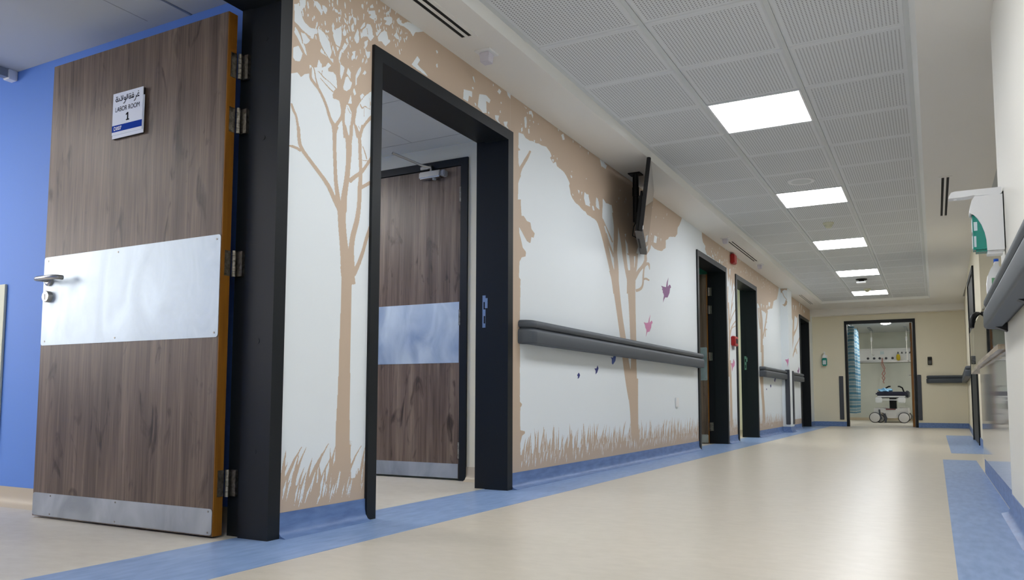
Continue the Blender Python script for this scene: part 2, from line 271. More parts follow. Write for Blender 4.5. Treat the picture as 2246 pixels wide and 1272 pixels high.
# mural outlines as y,z in millimetres on the left wall
MURAL=[
('tan silhouette of a bare branching tree beside the open wooden door',
["2800,2386 2800,2000 2800,2000 2800,2000 2800,1946 2795,1943 2754,1908 2734,1891 2709,1860 2688,1829 2677,1810 2669,1792 2650,1785 2622,1815 2600,1802 2574,1791 2564,1813 2525,1809 2521,1823 2531,1847 2549,1861 2545,1892 2540,1916 2521,1923 2493,1915 2485,1935 2471,1929 2452,1916 2449,1932 2425,1925 2422,1906 2388,1893 2381,1865 2350,1850 2330,1830 2310,1842 2272,1823 2245,1820 2245,2386",
"4120,2386 4120,2140 2800,2140 2800,2386",
"2245,2386 2245,2140 800,2140 800,2239 805,2262 800,2280 800,2386"],
["2281,2114 2300,2125 2312,2121 2314,2133 2309,2145 2348,2163 2343,2133 2328,2113 2322,2099 2333,2076 2345,2066 2377,2057 2419,2069 2428,2076 2445,2074 2475,2070 2489,2062 2500,2031 2511,2005 2498,1976 2522,1981 2519,1958 2495,1970 2468,1978 2448,1977 2438,1982 2447,2000 2433,2027 2426,2054 2400,2039 2398,2019 2385,2014 2363,2023 2331,2028 2306,2039 2285,2044 2285,2081",
"2291,2029 2316,2012 2339,1977 2349,1965 2363,1929 2350,1936 2337,1953 2317,1972 2308,1982 2286,1999",
"2322,2015 2347,2019 2369,2007 2379,2005 2364,1987 2348,1974 2336,1984",
"2282,1935 2312,1955 2336,1932 2329,1907 2320,1891 2296,1885 2282,1895",
"2392,2181 2415,2187 2435,2180 2446,2154 2443,2143 2423,2153 2406,2162",
"2445,2187 2461,2189 2473,2185 2469,2155 2459,2158 2445,2173",
"2515,2085 2532,2118 2566,2147 2576,2142 2570,2115 2573,2078 2562,2047 2534,2052 2523,2067",
"2507,2122 2514,2141 2524,2129 2521,2114 2530,2110 2522,2090 2511,2098",
"2535,2046 2558,2045 2548,2021",
"2577,2123 2587,2147 2602,2134 2600,2118 2584,2109",
"2572,2044 2592,2083 2611,2076 2590,2046 2576,2036 2570,2011 2560,1988 2574,1975 2596,1971 2557,1980 2553,1995 2562,2030",
"2599,2098 2609,2115 2617,2091 2607,2082",
"2620,2122 2634,2130 2628,2103",
"2653,2130 2677,2183 2689,2146 2686,2122 2672,2111 2660,2119",
"2704,2167 2711,2190 2733,2212 2740,2233 2767,2240 2780,2224 2784,2198 2796,2196 2769,2162 2754,2168 2746,2175 2708,2159",
"2724,2140 2750,2161 2747,2134 2732,2113 2744,2103 2769,2113 2764,2083 2749,2072 2737,2087",
"2750,2298 2797,2321 2800,2311 2800,2285 2782,2270 2755,2270 2770,2287 2751,2286",
"2800,2311 2806,2290 2800,2285",
"2761,2326 2780,2343 2789,2329 2761,2315",
"2866,2319 2919,2345 2932,2322 2908,2297 2871,2287 2886,2310 2862,2307",
"2877,2345 2902,2367 2906,2350 2878,2336",
"2820,2203 2843,2234 2867,2254 2888,2258 2901,2227 2914,2219 2881,2184 2861,2189 2852,2196 2828,2186",
"2692,2187 2710,2217 2729,2236 2729,2218 2703,2192",
"2808,2211 2823,2238 2847,2256 2843,2241 2816,2206",
"2962,2345 2974,2364 2996,2355 2999,2335 2975,2335",
"2942,2262 2963,2287 2985,2272 2990,2261 2964,2255",
"2424,1919 2431,1945 2450,1924 2450,1908 2424,1898",
"2476,1934 2489,1953 2509,1947 2483,1921 2470,1916",
"2640,2061 2665,2074 2663,2041 2652,2027 2648,2054",
"2376,1898 2386,1902 2392,1886 2380,1881",
"2519,2201 2529,2207 2543,2205 2541,2195 2527,2192",
"2617,2214 2628,2221 2632,2211 2622,2191 2625,2183 2615,2181",
"2641,2224 2665,2225 2667,2199 2657,2189",
"2580,2195 2596,2185 2604,2174 2591,2173",
"2547,2180 2559,2181 2555,2164 2567,2158 2551,2158",
"2631,2176 2649,2196 2651,2177 2641,2148 2635,2158",
"2601,2143 2610,2152 2613,2128",
"2611,2172 2619,2170 2628,2145 2619,2148",
"2511,2052 2527,2030 2537,1990 2524,2010",
"2468,2090 2485,2084 2468,2076",
"2433,2090 2451,2077 2438,2078",
"2582,1880 2600,1930 2618,1940 2634,1925 2646,1922 2639,1896 2613,1871 2590,1870",
"2564,1976 2594,1972 2591,1953 2574,1908 2564,1932",
"2607,1951 2617,1979 2637,1965 2634,1935 2618,1945",
"2668,1961 2683,1992 2703,2019 2707,2002 2696,1979 2677,1951 2679,1928 2670,1915",
"2653,1885 2660,1905 2675,1882 2663,1869",
"2622,1820 2640,1867 2647,1826",
"2702,1881 2718,1899 2732,1895 2709,1865",
"2378,1898 2388,1901 2406,1871 2432,1826 2418,1838 2393,1868",
"2711,1850 2727,1861 2728,1835 2720,1832",
"2636,2001 2648,1995 2640,1995",
"2712,1980 2731,2011 2744,2005 2732,1989 2724,1990",
"2958,2354 2984,2350 3019,2354 3054,2380 3090,2385 3098,2386 3186,2386 3155,2369 3118,2353 3100,2323 3073,2339 3028,2342 2984,2334",
"3090,2176 3117,2211 3139,2239 3163,2227 3140,2196 3169,2188 3206,2182 3236,2167 3197,2167 3156,2170 3122,2172",
"3579,2225 3606,2231 3642,2239 3670,2245 3670,2211 3636,2209 3625,2171 3574,2169",
"3747,2257 3789,2269 3826,2278 3876,2267 3863,2243 3826,2243 3828,2210 3833,2175 3790,2161 3761,2171 3730,2179 3738,2218",
"4120,2386 4120,2357 4120,2357 4085,2366 4073,2386",
"3928,2194 3979,2207 3967,2174 3999,2161 3967,2163 3934,2170",
"4033,2188 4086,2205 4073,2175 4107,2159 4077,2163 4046,2166",
"3301,2335 3316,2339 3324,2330 3312,2319",
"3303,2258 3318,2273 3323,2252 3313,2244",
"3669,2330 3686,2338 3702,2309 3693,2303",
"3664,2265 3675,2274 3687,2270 3678,2257",
"3903,2373 3910,2377 3913,2364 3904,2359",
"3955,2346 3978,2371 4004,2364 3985,2338",
"3996,2295 4005,2301 4010,2292 4001,2285",
"3986,2239 3996,2246 3998,2230 3988,2225",
"3694,2189 3708,2192 3718,2178 3704,2176",
"3845,2186 3864,2192 3858,2174"],
["2695,1031 2690,1055 2682,1089 2673,1120 2663,1141 2652,1157 2643,1178 2635,1210 2628,1246 2623,1280 2622,1311 2623,1340 2624,1360 2566,1347 2568,1328 2571,1300 2574,1269 2579,1234 2585,1197 2589,1165 2592,1141 2593,1122 2595,1101 2600,1071 2606,1038 2611,1014",
"2606,1337 2601,1347 2594,1362 2586,1380 2579,1401 2572,1426 2565,1454 2561,1486 2557,1521 2555,1557 2552,1592 2550,1628 2551,1656 2555,1676 2561,1688 2566,1696 2520,1687 2521,1680 2524,1668 2526,1649 2528,1621 2530,1586 2533,1550 2536,1515 2539,1479 2542,1447 2547,1418 2553,1392 2559,1370 2564,1351 2569,1335 2573,1325",
"2627,1338 2627,1356 2627,1382 2628,1408 2631,1431 2635,1456 2640,1481 2643,1505 2645,1529 2647,1554 2650,1583 2653,1613 2652,1639 2646,1657 2637,1670 2628,1682 2621,1696 2615,1710 2610,1720 2589,1710 2593,1700 2600,1686 2605,1671 2609,1657 2612,1643 2614,1626 2615,1602 2616,1574 2615,1547 2613,1522 2610,1499 2606,1475 2601,1451 2595,1427 2590,1402 2586,1375 2582,1348 2579,1330",
"2649,1636 2651,1650 2654,1669 2657,1688 2657,1705 2657,1721 2657,1733 2636,1726 2635,1715 2635,1699 2634,1682 2631,1664 2627,1645 2625,1631",
"2601,1338 2591,1348 2578,1361 2563,1377 2548,1394 2533,1414 2513,1434 2489,1452 2461,1470 2435,1487 2411,1502 2388,1517 2369,1530 2357,1540 2348,1548 2342,1559 2336,1581 2333,1607 2330,1625 2314,1620 2315,1601 2318,1574 2323,1551 2331,1537 2340,1527 2354,1517 2373,1504 2396,1489 2419,1474 2444,1457 2470,1439 2493,1420 2511,1401 2525,1382 2539,1364 2553,1347 2565,1333 2574,1323",
"2345,1534 2338,1535 2327,1536 2315,1537 2301,1537 2287,1536 2277,1535 2274,1526 2284,1527 2298,1527 2310,1527 2320,1525 2329,1523 2336,1521",
"2690,1092 2686,1116 2682,1151 2680,1182 2682,1205 2685,1226 2690,1247 2696,1265 2703,1284 2710,1305 2715,1329 2719,1354 2722,1381 2724,1409 2725,1438 2726,1464 2727,1487 2728,1508 2728,1532 2726,1564 2723,1599 2720,1630 2719,1655 2717,1676 2712,1696 2702,1715 2689,1731 2679,1742 2666,1734 2673,1722 2683,1705 2691,1687 2695,1669 2697,1648 2698,1624 2701,1592 2704,1557 2705,1526 2703,1502 2700,1481 2697,1459 2696,1432 2696,1403 2694,1376 2689,1350 2684,1326 2677,1303 2670,1284 2663,1265 2656,1245 2651,1224 2647,1202 2643,1177 2640,1144 2638,1109 2636,1084",
"2711,1687 2714,1697 2720,1711 2725,1724 2730,1737 2735,1748 2739,1756 2716,1754 2713,1746 2709,1734 2705,1722 2701,1709 2696,1695 2693,1685",
"2649,1470 2660,1480 2676,1493 2691,1506 2705,1516 2719,1527 2733,1539 2745,1552 2755,1565 2766,1580 2783,1600 2800,1620 2800,1640 2793,1641 2781,1625 2765,1603 2749,1583 2737,1568 2727,1556 2716,1545 2704,1536 2690,1526 2675,1516 2658,1503 2641,1491 2629,1483",
"2720,1459 2729,1464 2742,1472 2758,1481 2777,1493 2799,1506 2800,1507 2800,1526 2786,1517 2765,1504 2746,1492 2731,1483 2717,1476 2708,1471",
"2694,1067 2703,1082 2716,1105 2728,1127 2737,1147 2746,1167 2754,1187 2762,1209 2770,1231 2778,1252 2786,1271 2794,1289 2800,1302 2800,1358 2796,1347 2788,1327 2780,1307 2773,1289 2764,1272 2756,1252 2748,1231 2740,1209 2732,1188 2723,1168 2713,1149 2703,1130 2689,1108 2675,1087 2665,1072",
"2693,1590 2702,1590 2715,1591 2731,1593 2751,1597 2772,1601 2787,1604 2788,1609 2772,1606 2751,1601 2732,1597 2717,1595 2703,1595 2694,1594",
"2762,1607 2756,1617 2749,1631 2742,1642 2736,1650 2731,1656 2727,1660 2723,1658 2726,1654 2731,1647 2736,1639 2742,1628 2750,1614 2756,1605",
"2335,1580 2332,1595 2328,1615 2324,1634 2320,1646 2317,1657 2313,1666 2307,1675 2301,1681 2296,1687 2292,1694 2287,1701 2284,1706 2275,1701 2277,1695 2280,1687 2284,1679 2289,1673 2295,1667 2301,1659 2305,1651 2308,1641 2311,1628 2315,1610 2318,1589 2320,1574",
"2551,1644 2552,1655 2553,1672 2553,1686 2549,1694 2544,1698 2539,1702 2531,1709 2522,1716 2514,1725 2508,1736 2501,1748 2494,1760 2486,1773 2477,1785 2468,1797 2458,1807 2448,1816 2438,1824 2429,1830 2421,1834 2414,1838 2405,1843 2397,1848 2392,1854 2391,1867 2392,1883 2393,1895 2384,1892 2381,1880 2378,1863 2378,1847 2384,1837 2393,1832 2401,1827 2410,1822 2418,1819 2426,1814 2435,1807 2445,1798 2454,1788 2463,1777 2472,1765 2480,1752 2486,1740 2492,1727 2498,1716 2505,1705 2512,1696 2518,1688 2523,1683 2526,1681 2527,1676 2528,1664 2528,1649 2527,1638",
"2438,1825 2433,1832 2427,1843 2420,1855 2416,1867 2412,1881 2408,1892 2404,1898 2400,1902 2397,1905 2393,1902 2396,1899 2399,1895 2403,1889 2406,1878 2410,1864 2414,1851 2419,1839 2425,1828 2430,1820",
"2551,1685 2555,1692 2561,1701 2567,1710 2572,1718 2579,1725 2585,1735 2591,1745 2596,1757 2601,1770 2605,1785 2609,1800 2611,1814 2609,1826 2604,1837 2600,1848 2595,1860 2591,1872 2585,1884 2579,1894 2572,1903 2568,1915 2566,1935 2566,1960 2566,1977 2533,1964 2535,1947 2539,1924 2542,1903 2546,1889 2550,1878 2553,1867 2557,1855 2560,1843 2563,1831 2566,1819 2568,1809 2570,1799 2573,1788 2577,1776 2578,1765 2575,1755 2571,1745 2565,1736 2560,1728 2555,1721 2548,1713 2541,1704 2534,1694 2529,1687",
"2619,1665 2615,1677 2611,1694 2607,1710 2604,1723 2602,1735 2601,1746 2602,1760 2604,1775 2606,1785 2583,1779 2583,1769 2582,1755 2583,1740 2585,1728 2588,1716 2590,1704 2593,1687 2595,1670 2596,1657",
"2655,1675 2655,1688 2655,1707 2656,1724 2661,1739 2667,1754 2672,1767 2675,1777 2677,1786 2679,1796 2681,1810 2682,1824 2682,1838 2679,1851 2674,1863 2671,1871 2648,1862 2648,1852 2647,1839 2647,1825 2647,1813 2648,1800 2648,1788 2647,1779 2646,1771 2645,1762 2643,1750 2641,1736 2640,1720 2638,1702 2637,1683 2636,1670",
"2696,1689 2690,1700 2682,1716 2676,1732 2673,1745 2672,1758 2672,1767 2657,1761 2659,1753 2662,1741 2667,1728 2673,1712 2679,1695 2684,1683",
"2716,1693 2719,1705 2723,1722 2730,1738 2740,1752 2752,1767 2766,1781 2781,1796 2796,1810 2800,1813 2800,1823 2789,1826 2779,1816 2764,1801 2750,1785 2737,1770 2725,1754 2715,1738 2708,1720 2703,1702 2699,1690",
"2584,1871 2589,1887 2596,1909 2602,1930 2607,1948 2612,1966 2616,1980 2619,1990 2620,1998 2620,2003 2605,1998 2605,1993 2605,1986 2603,1976 2600,1963 2595,1946 2590,1928 2582,1907 2572,1884 2566,1869",
"2627,1832 2633,1849 2642,1874 2650,1895 2656,1910 2661,1922 2666,1936 2669,1954 2670,1974 2671,1991 2670,2004 2669,2015 2669,2022 2657,2017 2657,2010 2657,1999 2657,1986 2655,1969 2652,1949 2649,1932 2646,1919 2642,1908 2636,1894 2627,1872 2616,1847 2609,1830",
"2551,1858 2539,1862 2522,1867 2506,1872 2492,1875 2478,1878 2467,1880 2460,1883 2455,1885 2449,1888 2441,1891 2433,1893 2427,1894 2425,1892 2431,1890 2438,1887 2446,1885 2451,1882 2456,1879 2464,1876 2475,1874 2489,1872 2504,1869 2519,1864 2536,1858 2548,1854",
"2527,1840 2517,1842 2504,1846 2490,1851 2473,1857 2455,1865 2442,1870 2440,1868 2452,1862 2469,1854 2486,1847 2500,1841 2513,1837 2521,1834",
"2453,1888 2454,1894 2455,1901 2456,1907 2451,1905 2451,1900 2450,1892 2449,1887",
"2618,1813 2625,1811 2633,1808 2640,1806 2643,1810 2637,1812 2628,1815 2622,1817",
"2613,1806 2617,1800 2623,1792 2629,1786 2634,1782 2638,1780 2641,1778 2644,1782 2641,1783 2637,1784 2632,1788 2627,1794 2620,1802 2616,1808",
"2730,1835 2730,1824 2731,1808 2731,1796 2735,1797 2734,1809 2734,1825 2734,1837",
"2700,1843 2704,1838 2710,1831 2718,1827 2727,1833 2731,1840 2736,1844 2746,1844 2760,1843 2772,1843 2783,1845 2792,1848 2798,1850 2797,1852 2791,1850 2783,1847 2773,1846 2761,1846 2748,1847 2736,1847 2727,1841 2722,1835 2722,1834 2718,1836 2711,1842 2707,1847",
"2774,1845 2776,1853 2777,1865 2778,1876 2775,1884 2771,1892 2769,1897 2766,1895 2768,1890 2772,1883 2774,1874 2774,1864 2772,1852 2771,1844",
"2673,1758 2682,1750 2694,1737 2703,1729 2706,1731 2697,1739 2685,1751 2676,1760",
"2283,2034 2291,2033 2302,2030 2313,2028 2323,2024 2334,2020 2345,2018 2359,2017 2373,2018 2383,2018 2386,2023 2376,2023 2362,2023 2349,2024 2338,2026 2328,2029 2318,2033 2306,2035 2295,2038 2287,2040",
"2290,2025 2298,2020 2308,2012 2318,2003 2324,1992 2330,1979 2334,1970 2338,1972 2334,1981 2328,1994 2321,2006 2311,2015 2300,2022 2292,2027",
"2430,2088 2439,2083 2451,2076 2463,2069 2474,2062 2484,2054 2491,2048 2494,2051 2487,2056 2477,2064 2467,2072 2454,2079 2442,2086 2432,2090",
"2417,2069 2420,2057 2425,2040 2431,2024 2441,2010 2452,1997 2466,1986 2484,1974 2505,1963 2521,1955 2525,1959 2510,1967 2488,1977 2470,1989 2456,2000 2444,2013 2435,2026 2428,2042 2423,2059 2420,2070",
"2446,1999 2452,1994 2461,1985 2467,1980 2469,1981 2463,1987 2454,1995 2448,2001",
"2739,2212 2742,2203 2745,2190 2748,2180 2751,2182 2749,2192 2745,2205 2743,2214",
"2567,2148 2569,2135 2571,2116 2571,2097 2569,2079 2564,2061 2558,2043 2552,2027 2545,2010 2539,1993 2534,1973 2530,1952 2527,1938 2547,1944 2548,1958 2550,1977 2552,1996 2556,2012 2561,2028 2565,2045 2570,2063 2574,2081 2577,2099 2576,2118 2573,2137 2571,2150",
"2565,2148 2559,2142 2550,2135 2544,2129 2546,2128 2552,2134 2560,2141 2566,2147",
"2519,2045 2530,2045 2546,2046 2561,2046 2574,2046 2587,2046 2596,2045 2598,2048 2589,2048 2576,2049 2563,2049 2547,2049 2532,2048 2521,2048",
"2603,2125 2598,2117 2591,2106 2584,2094 2578,2082 2571,2069 2564,2056 2556,2041 2548,2025 2542,2014 2555,2016 2559,2026 2566,2042 2572,2057 2579,2070 2586,2082 2593,2094 2599,2106 2604,2118 2608,2126",
"2506,2068 2509,2060 2514,2047 2519,2035 2525,2025 2531,2016 2536,2006 2539,1995 2540,1984 2541,1975 2558,1983 2556,1991 2552,2002 2548,2013 2542,2023 2535,2032 2528,2041 2522,2052 2516,2064 2512,2072",
"2595,2088 2601,2087 2610,2086 2617,2085 2618,2087 2612,2089 2603,2090 2597,2091",
"2593,1094 2596,1076 2601,1049 2603,1009 2603,952 2600,883 2598,812 2597,741 2596,668 2594,596 2591,523 2587,450 2584,383 2584,323 2585,269 2584,224 2580,189 2575,163 2571,140 2568,116 2566,94 2566,90 2707,90 2706,101 2701,128 2694,153 2685,181 2678,216 2676,262 2675,317 2675,378 2673,446 2673,521 2671,596 2670,670 2668,744 2668,816 2668,888 2669,958 2670,1016 2672,1059 2674,1088 2676,1108"],
),
('tan half trunk mural against the black door frame',
["4120,1728 4149,1731 4182,1742 4219,1747 4255,1757 4263,1712 4270,1664 4300,1670 4345,1645 4391,1647 4406,1608 4453,1588 4437,1557 4406,1558 4391,1514 4345,1519 4307,1543 4271,1568 4236,1588 4242,1548 4265,1510 4286,1468 4331,1448 4325,1419 4272,1404 4243,1372 4240,1327 4237,1276 4258,1265 4254,1222 4256,1184 4254,1144 4252,1104 4251,1063 4250,1022 4252,985 4253,942 4250,904 4249,867 4253,826 4253,792 4254,753 4250,714 4252,674 4254,633 4254,597 4251,553 4252,515 4281,502 4275,489 4258,482 4257,435 4256,389 4259,344 4320,335 4320,322 4282,310 4259,265 4261,231 4258,197 4256,158 4255,126 4254,90 4120,90",
"4120,2166 4148,2169 4186,2174 4227,2181 4227,2135 4225,2085 4254,2076 4223,2064 4225,2025 4228,1986 4241,1965 4244,1936 4260,1915 4234,1878 4224,1856 4224,1808 4219,1756 4261,1765 4256,1714 4217,1708 4181,1698 4142,1688 4120,1684"],
[],
["4249,1909 4256,1924 4266,1945 4280,1966 4298,1986 4320,2008 4343,2032 4366,2061 4387,2090 4402,2110 4378,2109 4359,2088 4331,2059 4305,2032 4283,2009 4260,1986 4241,1964 4226,1940 4215,1919 4208,1904"],
),
('tan silhouette of a spreading tree behind the television',
["4227,2181 4291,2190 4324,2174 4390,2176 4423,2184 4469,2184 4513,2195 4562,2195 4622,2205 4683,2185 4708,2164 4683,2147 4733,2122 4771,2143 4796,2117 4860,2112 4902,2108 4940,2094 4987,2066 5007,2049 4993,2034 5013,1999 5020,1978 5048,1956 5103,1934 5140,1931 5172,1928 5213,1915 5254,1909 5289,1910 5320,1893 5360,1893 5405,1891 5451,1889 5492,1890 5535,1892 5576,1875 5621,1871 5664,1873 5694,1891 5740,1891 5767,1905 5806,1910 5852,1912 5884,1923 5948,1936 5992,1920 6033,1906 6044,1873 6049,1827 6061,1790 6074,1758 6117,1750 6153,1751 6185,1738 6223,1735 6253,1742 6290,1750 6331,1749 6367,1751 6395,1760 6417,1791 6431,1820 6458,1848 6498,1857 6546,1859 6595,1872 6627,1887 6655,1901 6695,1919 6726,1937 6766,1940 6805,1947 6837,1941 6876,1941 6921,1925 6954,1925 6996,1923 7038,1921 7080,1928 7123,1928 7157,1934 7190,1954 7225,1963 7256,1978 7261,2021 7259,2050 7303,2067 7337,2076 7368,2103 7413,2115 7459,2122 7493,2128 7532,2137 7571,2139 7611,2162 7654,2188 7659,2226 7673,2258 7710,2279 7740,2300 7762,2321 7794,2349 7819,2376 7819,2386 4120,2386 4120,2026 4124,2031 4147,2059 4169,2094 4179,2123 4200,2151"],
["5623,1937 5624,1970 5625,1999 5632,2023 5631,2057 5635,2087 5669,2079 5703,2065 5735,2070 5763,2072 5792,2072 5825,2077 5845,2040 5865,2010 5866,1969 5874,1921 5864,1894 5862,1860 5850,1833 5845,1803 5840,1771 5813,1792 5786,1819 5759,1839 5734,1858 5702,1869 5681,1884 5651,1899",
"5273,2053 5305,2047 5344,2048 5362,2019 5380,1993 5355,1975 5325,1960 5298,1977 5273,1990 5274,2018",
"5500,2063 5547,2045 5559,2013 5565,1983 5509,1986 5490,2018",
"5416,1980 5443,1986 5467,1955 5434,1951",
"5937,1926 5968,1919 6001,1915 6019,1876 6032,1844 6035,1815 6044,1785 6046,1754 6051,1724 6014,1717 5976,1711 5943,1706 5935,1749 5934,1782 5924,1824 5929,1856 5932,1889",
"6121,1899 6155,1906 6143,1872",
"6132,1862 6157,1845 6187,1825 6200,1784 6208,1750 6151,1740 6147,1772 6145,1804 6135,1831",
"6395,1756 6444,1781 6426,1746 6409,1712 6393,1683 6390,1723",
"6917,2036 6957,2036 7000,2038 6983,2008 6969,1972 6927,1968 6887,1966 6901,2002",
"6753,1959 6777,1980 6807,1994 6846,1958 6813,1958 6780,1955",
"7098,2039 7119,2043 7112,2010",
"6650,1982 6693,1998 6729,2014 6726,1987 6727,1954 6674,1928",
"4302,2300 4329,2317 4340,2287 4334,2244 4313,2237 4309,2266",
"4367,2363 4406,2378 4429,2357 4423,2334 4401,2353 4369,2343",
"4259,2216 4280,2232 4280,2207 4264,2195",
"4356,2241 4373,2251 4379,2222 4362,2214",
"4340,2346 4351,2351 4351,2334",
"4862,2358 4901,2378 4921,2342 4888,2329",
"4291,2373 4340,2371 4334,2366",
"4803,2382 4829,2382 4823,2368",
"5058,2377 5075,2381 5069,2357",
"5181,2375 5208,2377 5199,2363",
"5339,2376 5357,2378 5349,2349",
"5578,2382 5622,2381 5661,2385 5694,2375 5728,2372 5702,2336 5674,2337 5643,2338 5610,2334",
"5147,2039 5182,2039 5168,2013",
"5211,2040 5233,2043 5218,2013",
"5270,2048 5314,2047 5353,2050 5345,2012 5382,1967 5351,1963 5320,1963 5292,1959 5262,2005",
"5501,2066 5533,2061 5546,2036 5556,2005 5522,1997 5492,1991 5499,2030",
"4423,2319 4443,2317 4435,2301",
"4378,2309 4390,2313 4381,2295",
"4373,2269 4384,2270 4376,2257",
"4259,2248 4270,2249 4266,2237",
"4498,2324 4511,2325 4504,2315",
"4527,2243 4553,2222 4539,2220",
"4435,2197 4458,2199 4452,2179",
"4733,2177 4745,2180 4743,2166",
"4790,2176 4803,2177 4796,2156",
"5021,2118 5049,2110 5042,2097 5024,2098",
"5035,2147 5049,2153 5045,2138",
"5301,2163 5317,2166 5309,2153",
"5048,1990 5076,1980 5055,1975",
"5189,1983 5201,1982 5195,1966",
"4708,2143 4745,2153 4733,2128"],
["5980,1386 5978,1414 5973,1454 5958,1493 5929,1521 5893,1544 5861,1569 5835,1600 5811,1635 5790,1669 5771,1701 5754,1733 5737,1764 5717,1797 5695,1829 5674,1857 5655,1882 5634,1904 5603,1923 5558,1934 5510,1940 5469,1943 5428,1948 5387,1952 5359,1955 5291,1908 5318,1905 5357,1901 5398,1895 5439,1891 5477,1887 5507,1880 5528,1867 5548,1849 5569,1826 5592,1800 5617,1769 5640,1739 5661,1709 5682,1679 5703,1648 5726,1614 5749,1580 5770,1546 5787,1517 5802,1490 5814,1463 5828,1430 5841,1393 5850,1367",
"5976,1483 5975,1515 5973,1560 5968,1604 5960,1642 5949,1678 5943,1714 5946,1752 5954,1791 5961,1830 5963,1868 5965,1904 5963,1940 5956,1979 5946,2017 5939,2044 5835,2017 5845,1992 5860,1956 5870,1919 5872,1885 5870,1850 5868,1814 5864,1777 5861,1738 5859,1699 5862,1661 5867,1625 5871,1588 5874,1544 5877,1500 5879,1469",
"5890,1670 5859,1695 5815,1730 5777,1762 5750,1789 5728,1814 5713,1831 5686,1824 5697,1806 5715,1780 5739,1751 5775,1718 5817,1682 5847,1657",
"5853,1783 5826,1801 5788,1827 5749,1853 5708,1880 5668,1908 5639,1927 5625,1922 5652,1902 5692,1874 5730,1847 5766,1820 5802,1793 5826,1774",
"6355,1429 6354,1460 6350,1503 6333,1543 6293,1567 6246,1578 6210,1596 6188,1630 6174,1673 6161,1713 6151,1744 6142,1772 6130,1802 6113,1836 6093,1872 6072,1901 6044,1921 6016,1933 5996,1940 5964,1929 5972,1918 5983,1901 5995,1880 6010,1851 6027,1816 6042,1782 6052,1753 6061,1725 6073,1694 6091,1656 6111,1614 6131,1577 6148,1550 6161,1530 6165,1510 6165,1477 6163,1436 6161,1406",
"6341,1531 6344,1567 6347,1616 6350,1661 6351,1691 6351,1716 6347,1742 6339,1772 6328,1802 6314,1834 6295,1871 6273,1909 6258,1936 6167,1914 6175,1886 6187,1846 6199,1809 6210,1777 6221,1748 6230,1720 6237,1696 6243,1673 6247,1645 6248,1602 6248,1553 6248,1519",
"6353,1538 6373,1573 6402,1622 6426,1671 6439,1716 6447,1759 6452,1790 6389,1780 6383,1750 6374,1707 6360,1664 6335,1617 6305,1568 6284,1534",
"6384,1546 6413,1570 6456,1604 6499,1634 6540,1657 6585,1680 6626,1703 6657,1726 6679,1748 6694,1769 6694,1788 6686,1803 6690,1818 6716,1837 6758,1862 6797,1894 6821,1935 6837,1978 6847,2009 6741,1992 6733,1963 6721,1922 6705,1887 6682,1862 6651,1838 6625,1813 6619,1792 6622,1776 6618,1761 6603,1745 6582,1726 6555,1708 6520,1688 6477,1666 6430,1640 6381,1607 6333,1573 6300,1549",
"6396,1447 6431,1454 6482,1466 6530,1482 6562,1500 6582,1519 6595,1539 6602,1563 6604,1590 6608,1616 6613,1643 6620,1671 6635,1693 6660,1710 6691,1723 6712,1729 6710,1730 6707,1731 6718,1730 6734,1720 6748,1704 6758,1692 6771,1695 6774,1709 6776,1729 6773,1745 6756,1754 6718,1755 6675,1746 6643,1731 6616,1713 6596,1691 6583,1667 6575,1639 6567,1611 6563,1585 6560,1559 6550,1536 6533,1518 6510,1505 6487,1495 6453,1485 6410,1475 6377,1467",
"6599,1575 6614,1580 6632,1585 6646,1588 6674,1589 6713,1588 6743,1588 6764,1602 6737,1605 6697,1607 6655,1607 6615,1600 6588,1591 6573,1586",
"6767,1942 6801,1933 6854,1919 6917,1910 6996,1912 7076,1919 7133,1925 7141,1933 7091,1933 7022,1933 6962,1936 6909,1944 6856,1956 6818,1964",
"5764,1537 5780,1517 5804,1487 5830,1443 5860,1377 5893,1296 5925,1217 5953,1144 5980,1074 6003,1010 6019,955 6033,905 6049,852 6070,790 6094,725 6118,665 6142,611 6166,562 6182,529 6382,543 6359,577 6326,625 6291,679 6256,738 6219,804 6188,865 6168,918 6152,968 6133,1025 6105,1090 6074,1161 6045,1234 6019,1315 5995,1400 5978,1470 5968,1519 5963,1554 5960,1577",
"6148,1598 6154,1569 6163,1526 6173,1477 6184,1426 6196,1369 6208,1301 6219,1214 6229,1115 6237,1028 6244,967 6249,917 6249,865 6240,800 6225,733 6216,672 6216,617 6221,568 6224,535 6405,538 6403,572 6400,621 6396,676 6391,737 6385,805 6381,871 6382,925 6385,976 6386,1040 6382,1129 6377,1230 6373,1321 6373,1392 6375,1452 6378,1506 6383,1558 6390,1604 6395,1636",
"6114,692 6135,652 6164,595 6188,534 6205,476 6218,415 6227,345 6233,251 6235,148 6236,90 6416,90 6416,140 6416,246 6416,342 6416,415 6417,478 6417,539 6419,604 6421,666 6422,709"],
),
('tan silhouettes of trees between the far doors',
["8617,2386 8614,2332 8654,2283 8692,2274 8725,2263 8761,2256 8737,2218 8780,2193 8811,2170 8846,2170 8883,2175 8918,2171 8957,2175 8982,2173 9022,2171 9063,2162 9088,2173 9130,2171 9159,2167 9201,2160 9237,2162 9272,2161 9309,2166 9345,2167 9381,2157 9406,2163 9446,2163 9484,2161 9515,2160 9551,2163 9595,2158 9628,2164 9659,2163 9697,2166 9700,2165 9700,2386",
"9700,2165 9724,2162 9765,2157 9801,2160 9809,2127 9818,2081 9819,2049 9855,1991 9884,2038 9916,2075 9929,2037 9945,2005 9949,1973 9960,1941 9977,1973 9988,1999 10003,2034 10026,2065 10032,2025 10032,1983 10043,1941 10039,1892 10051,1857 10065,1895 10090,1928 10096,1961 10124,1999 10136,2028 10166,2000 10203,1972 10212,2004 10235,2048 10240,2070 10240,2386 9700,2386",
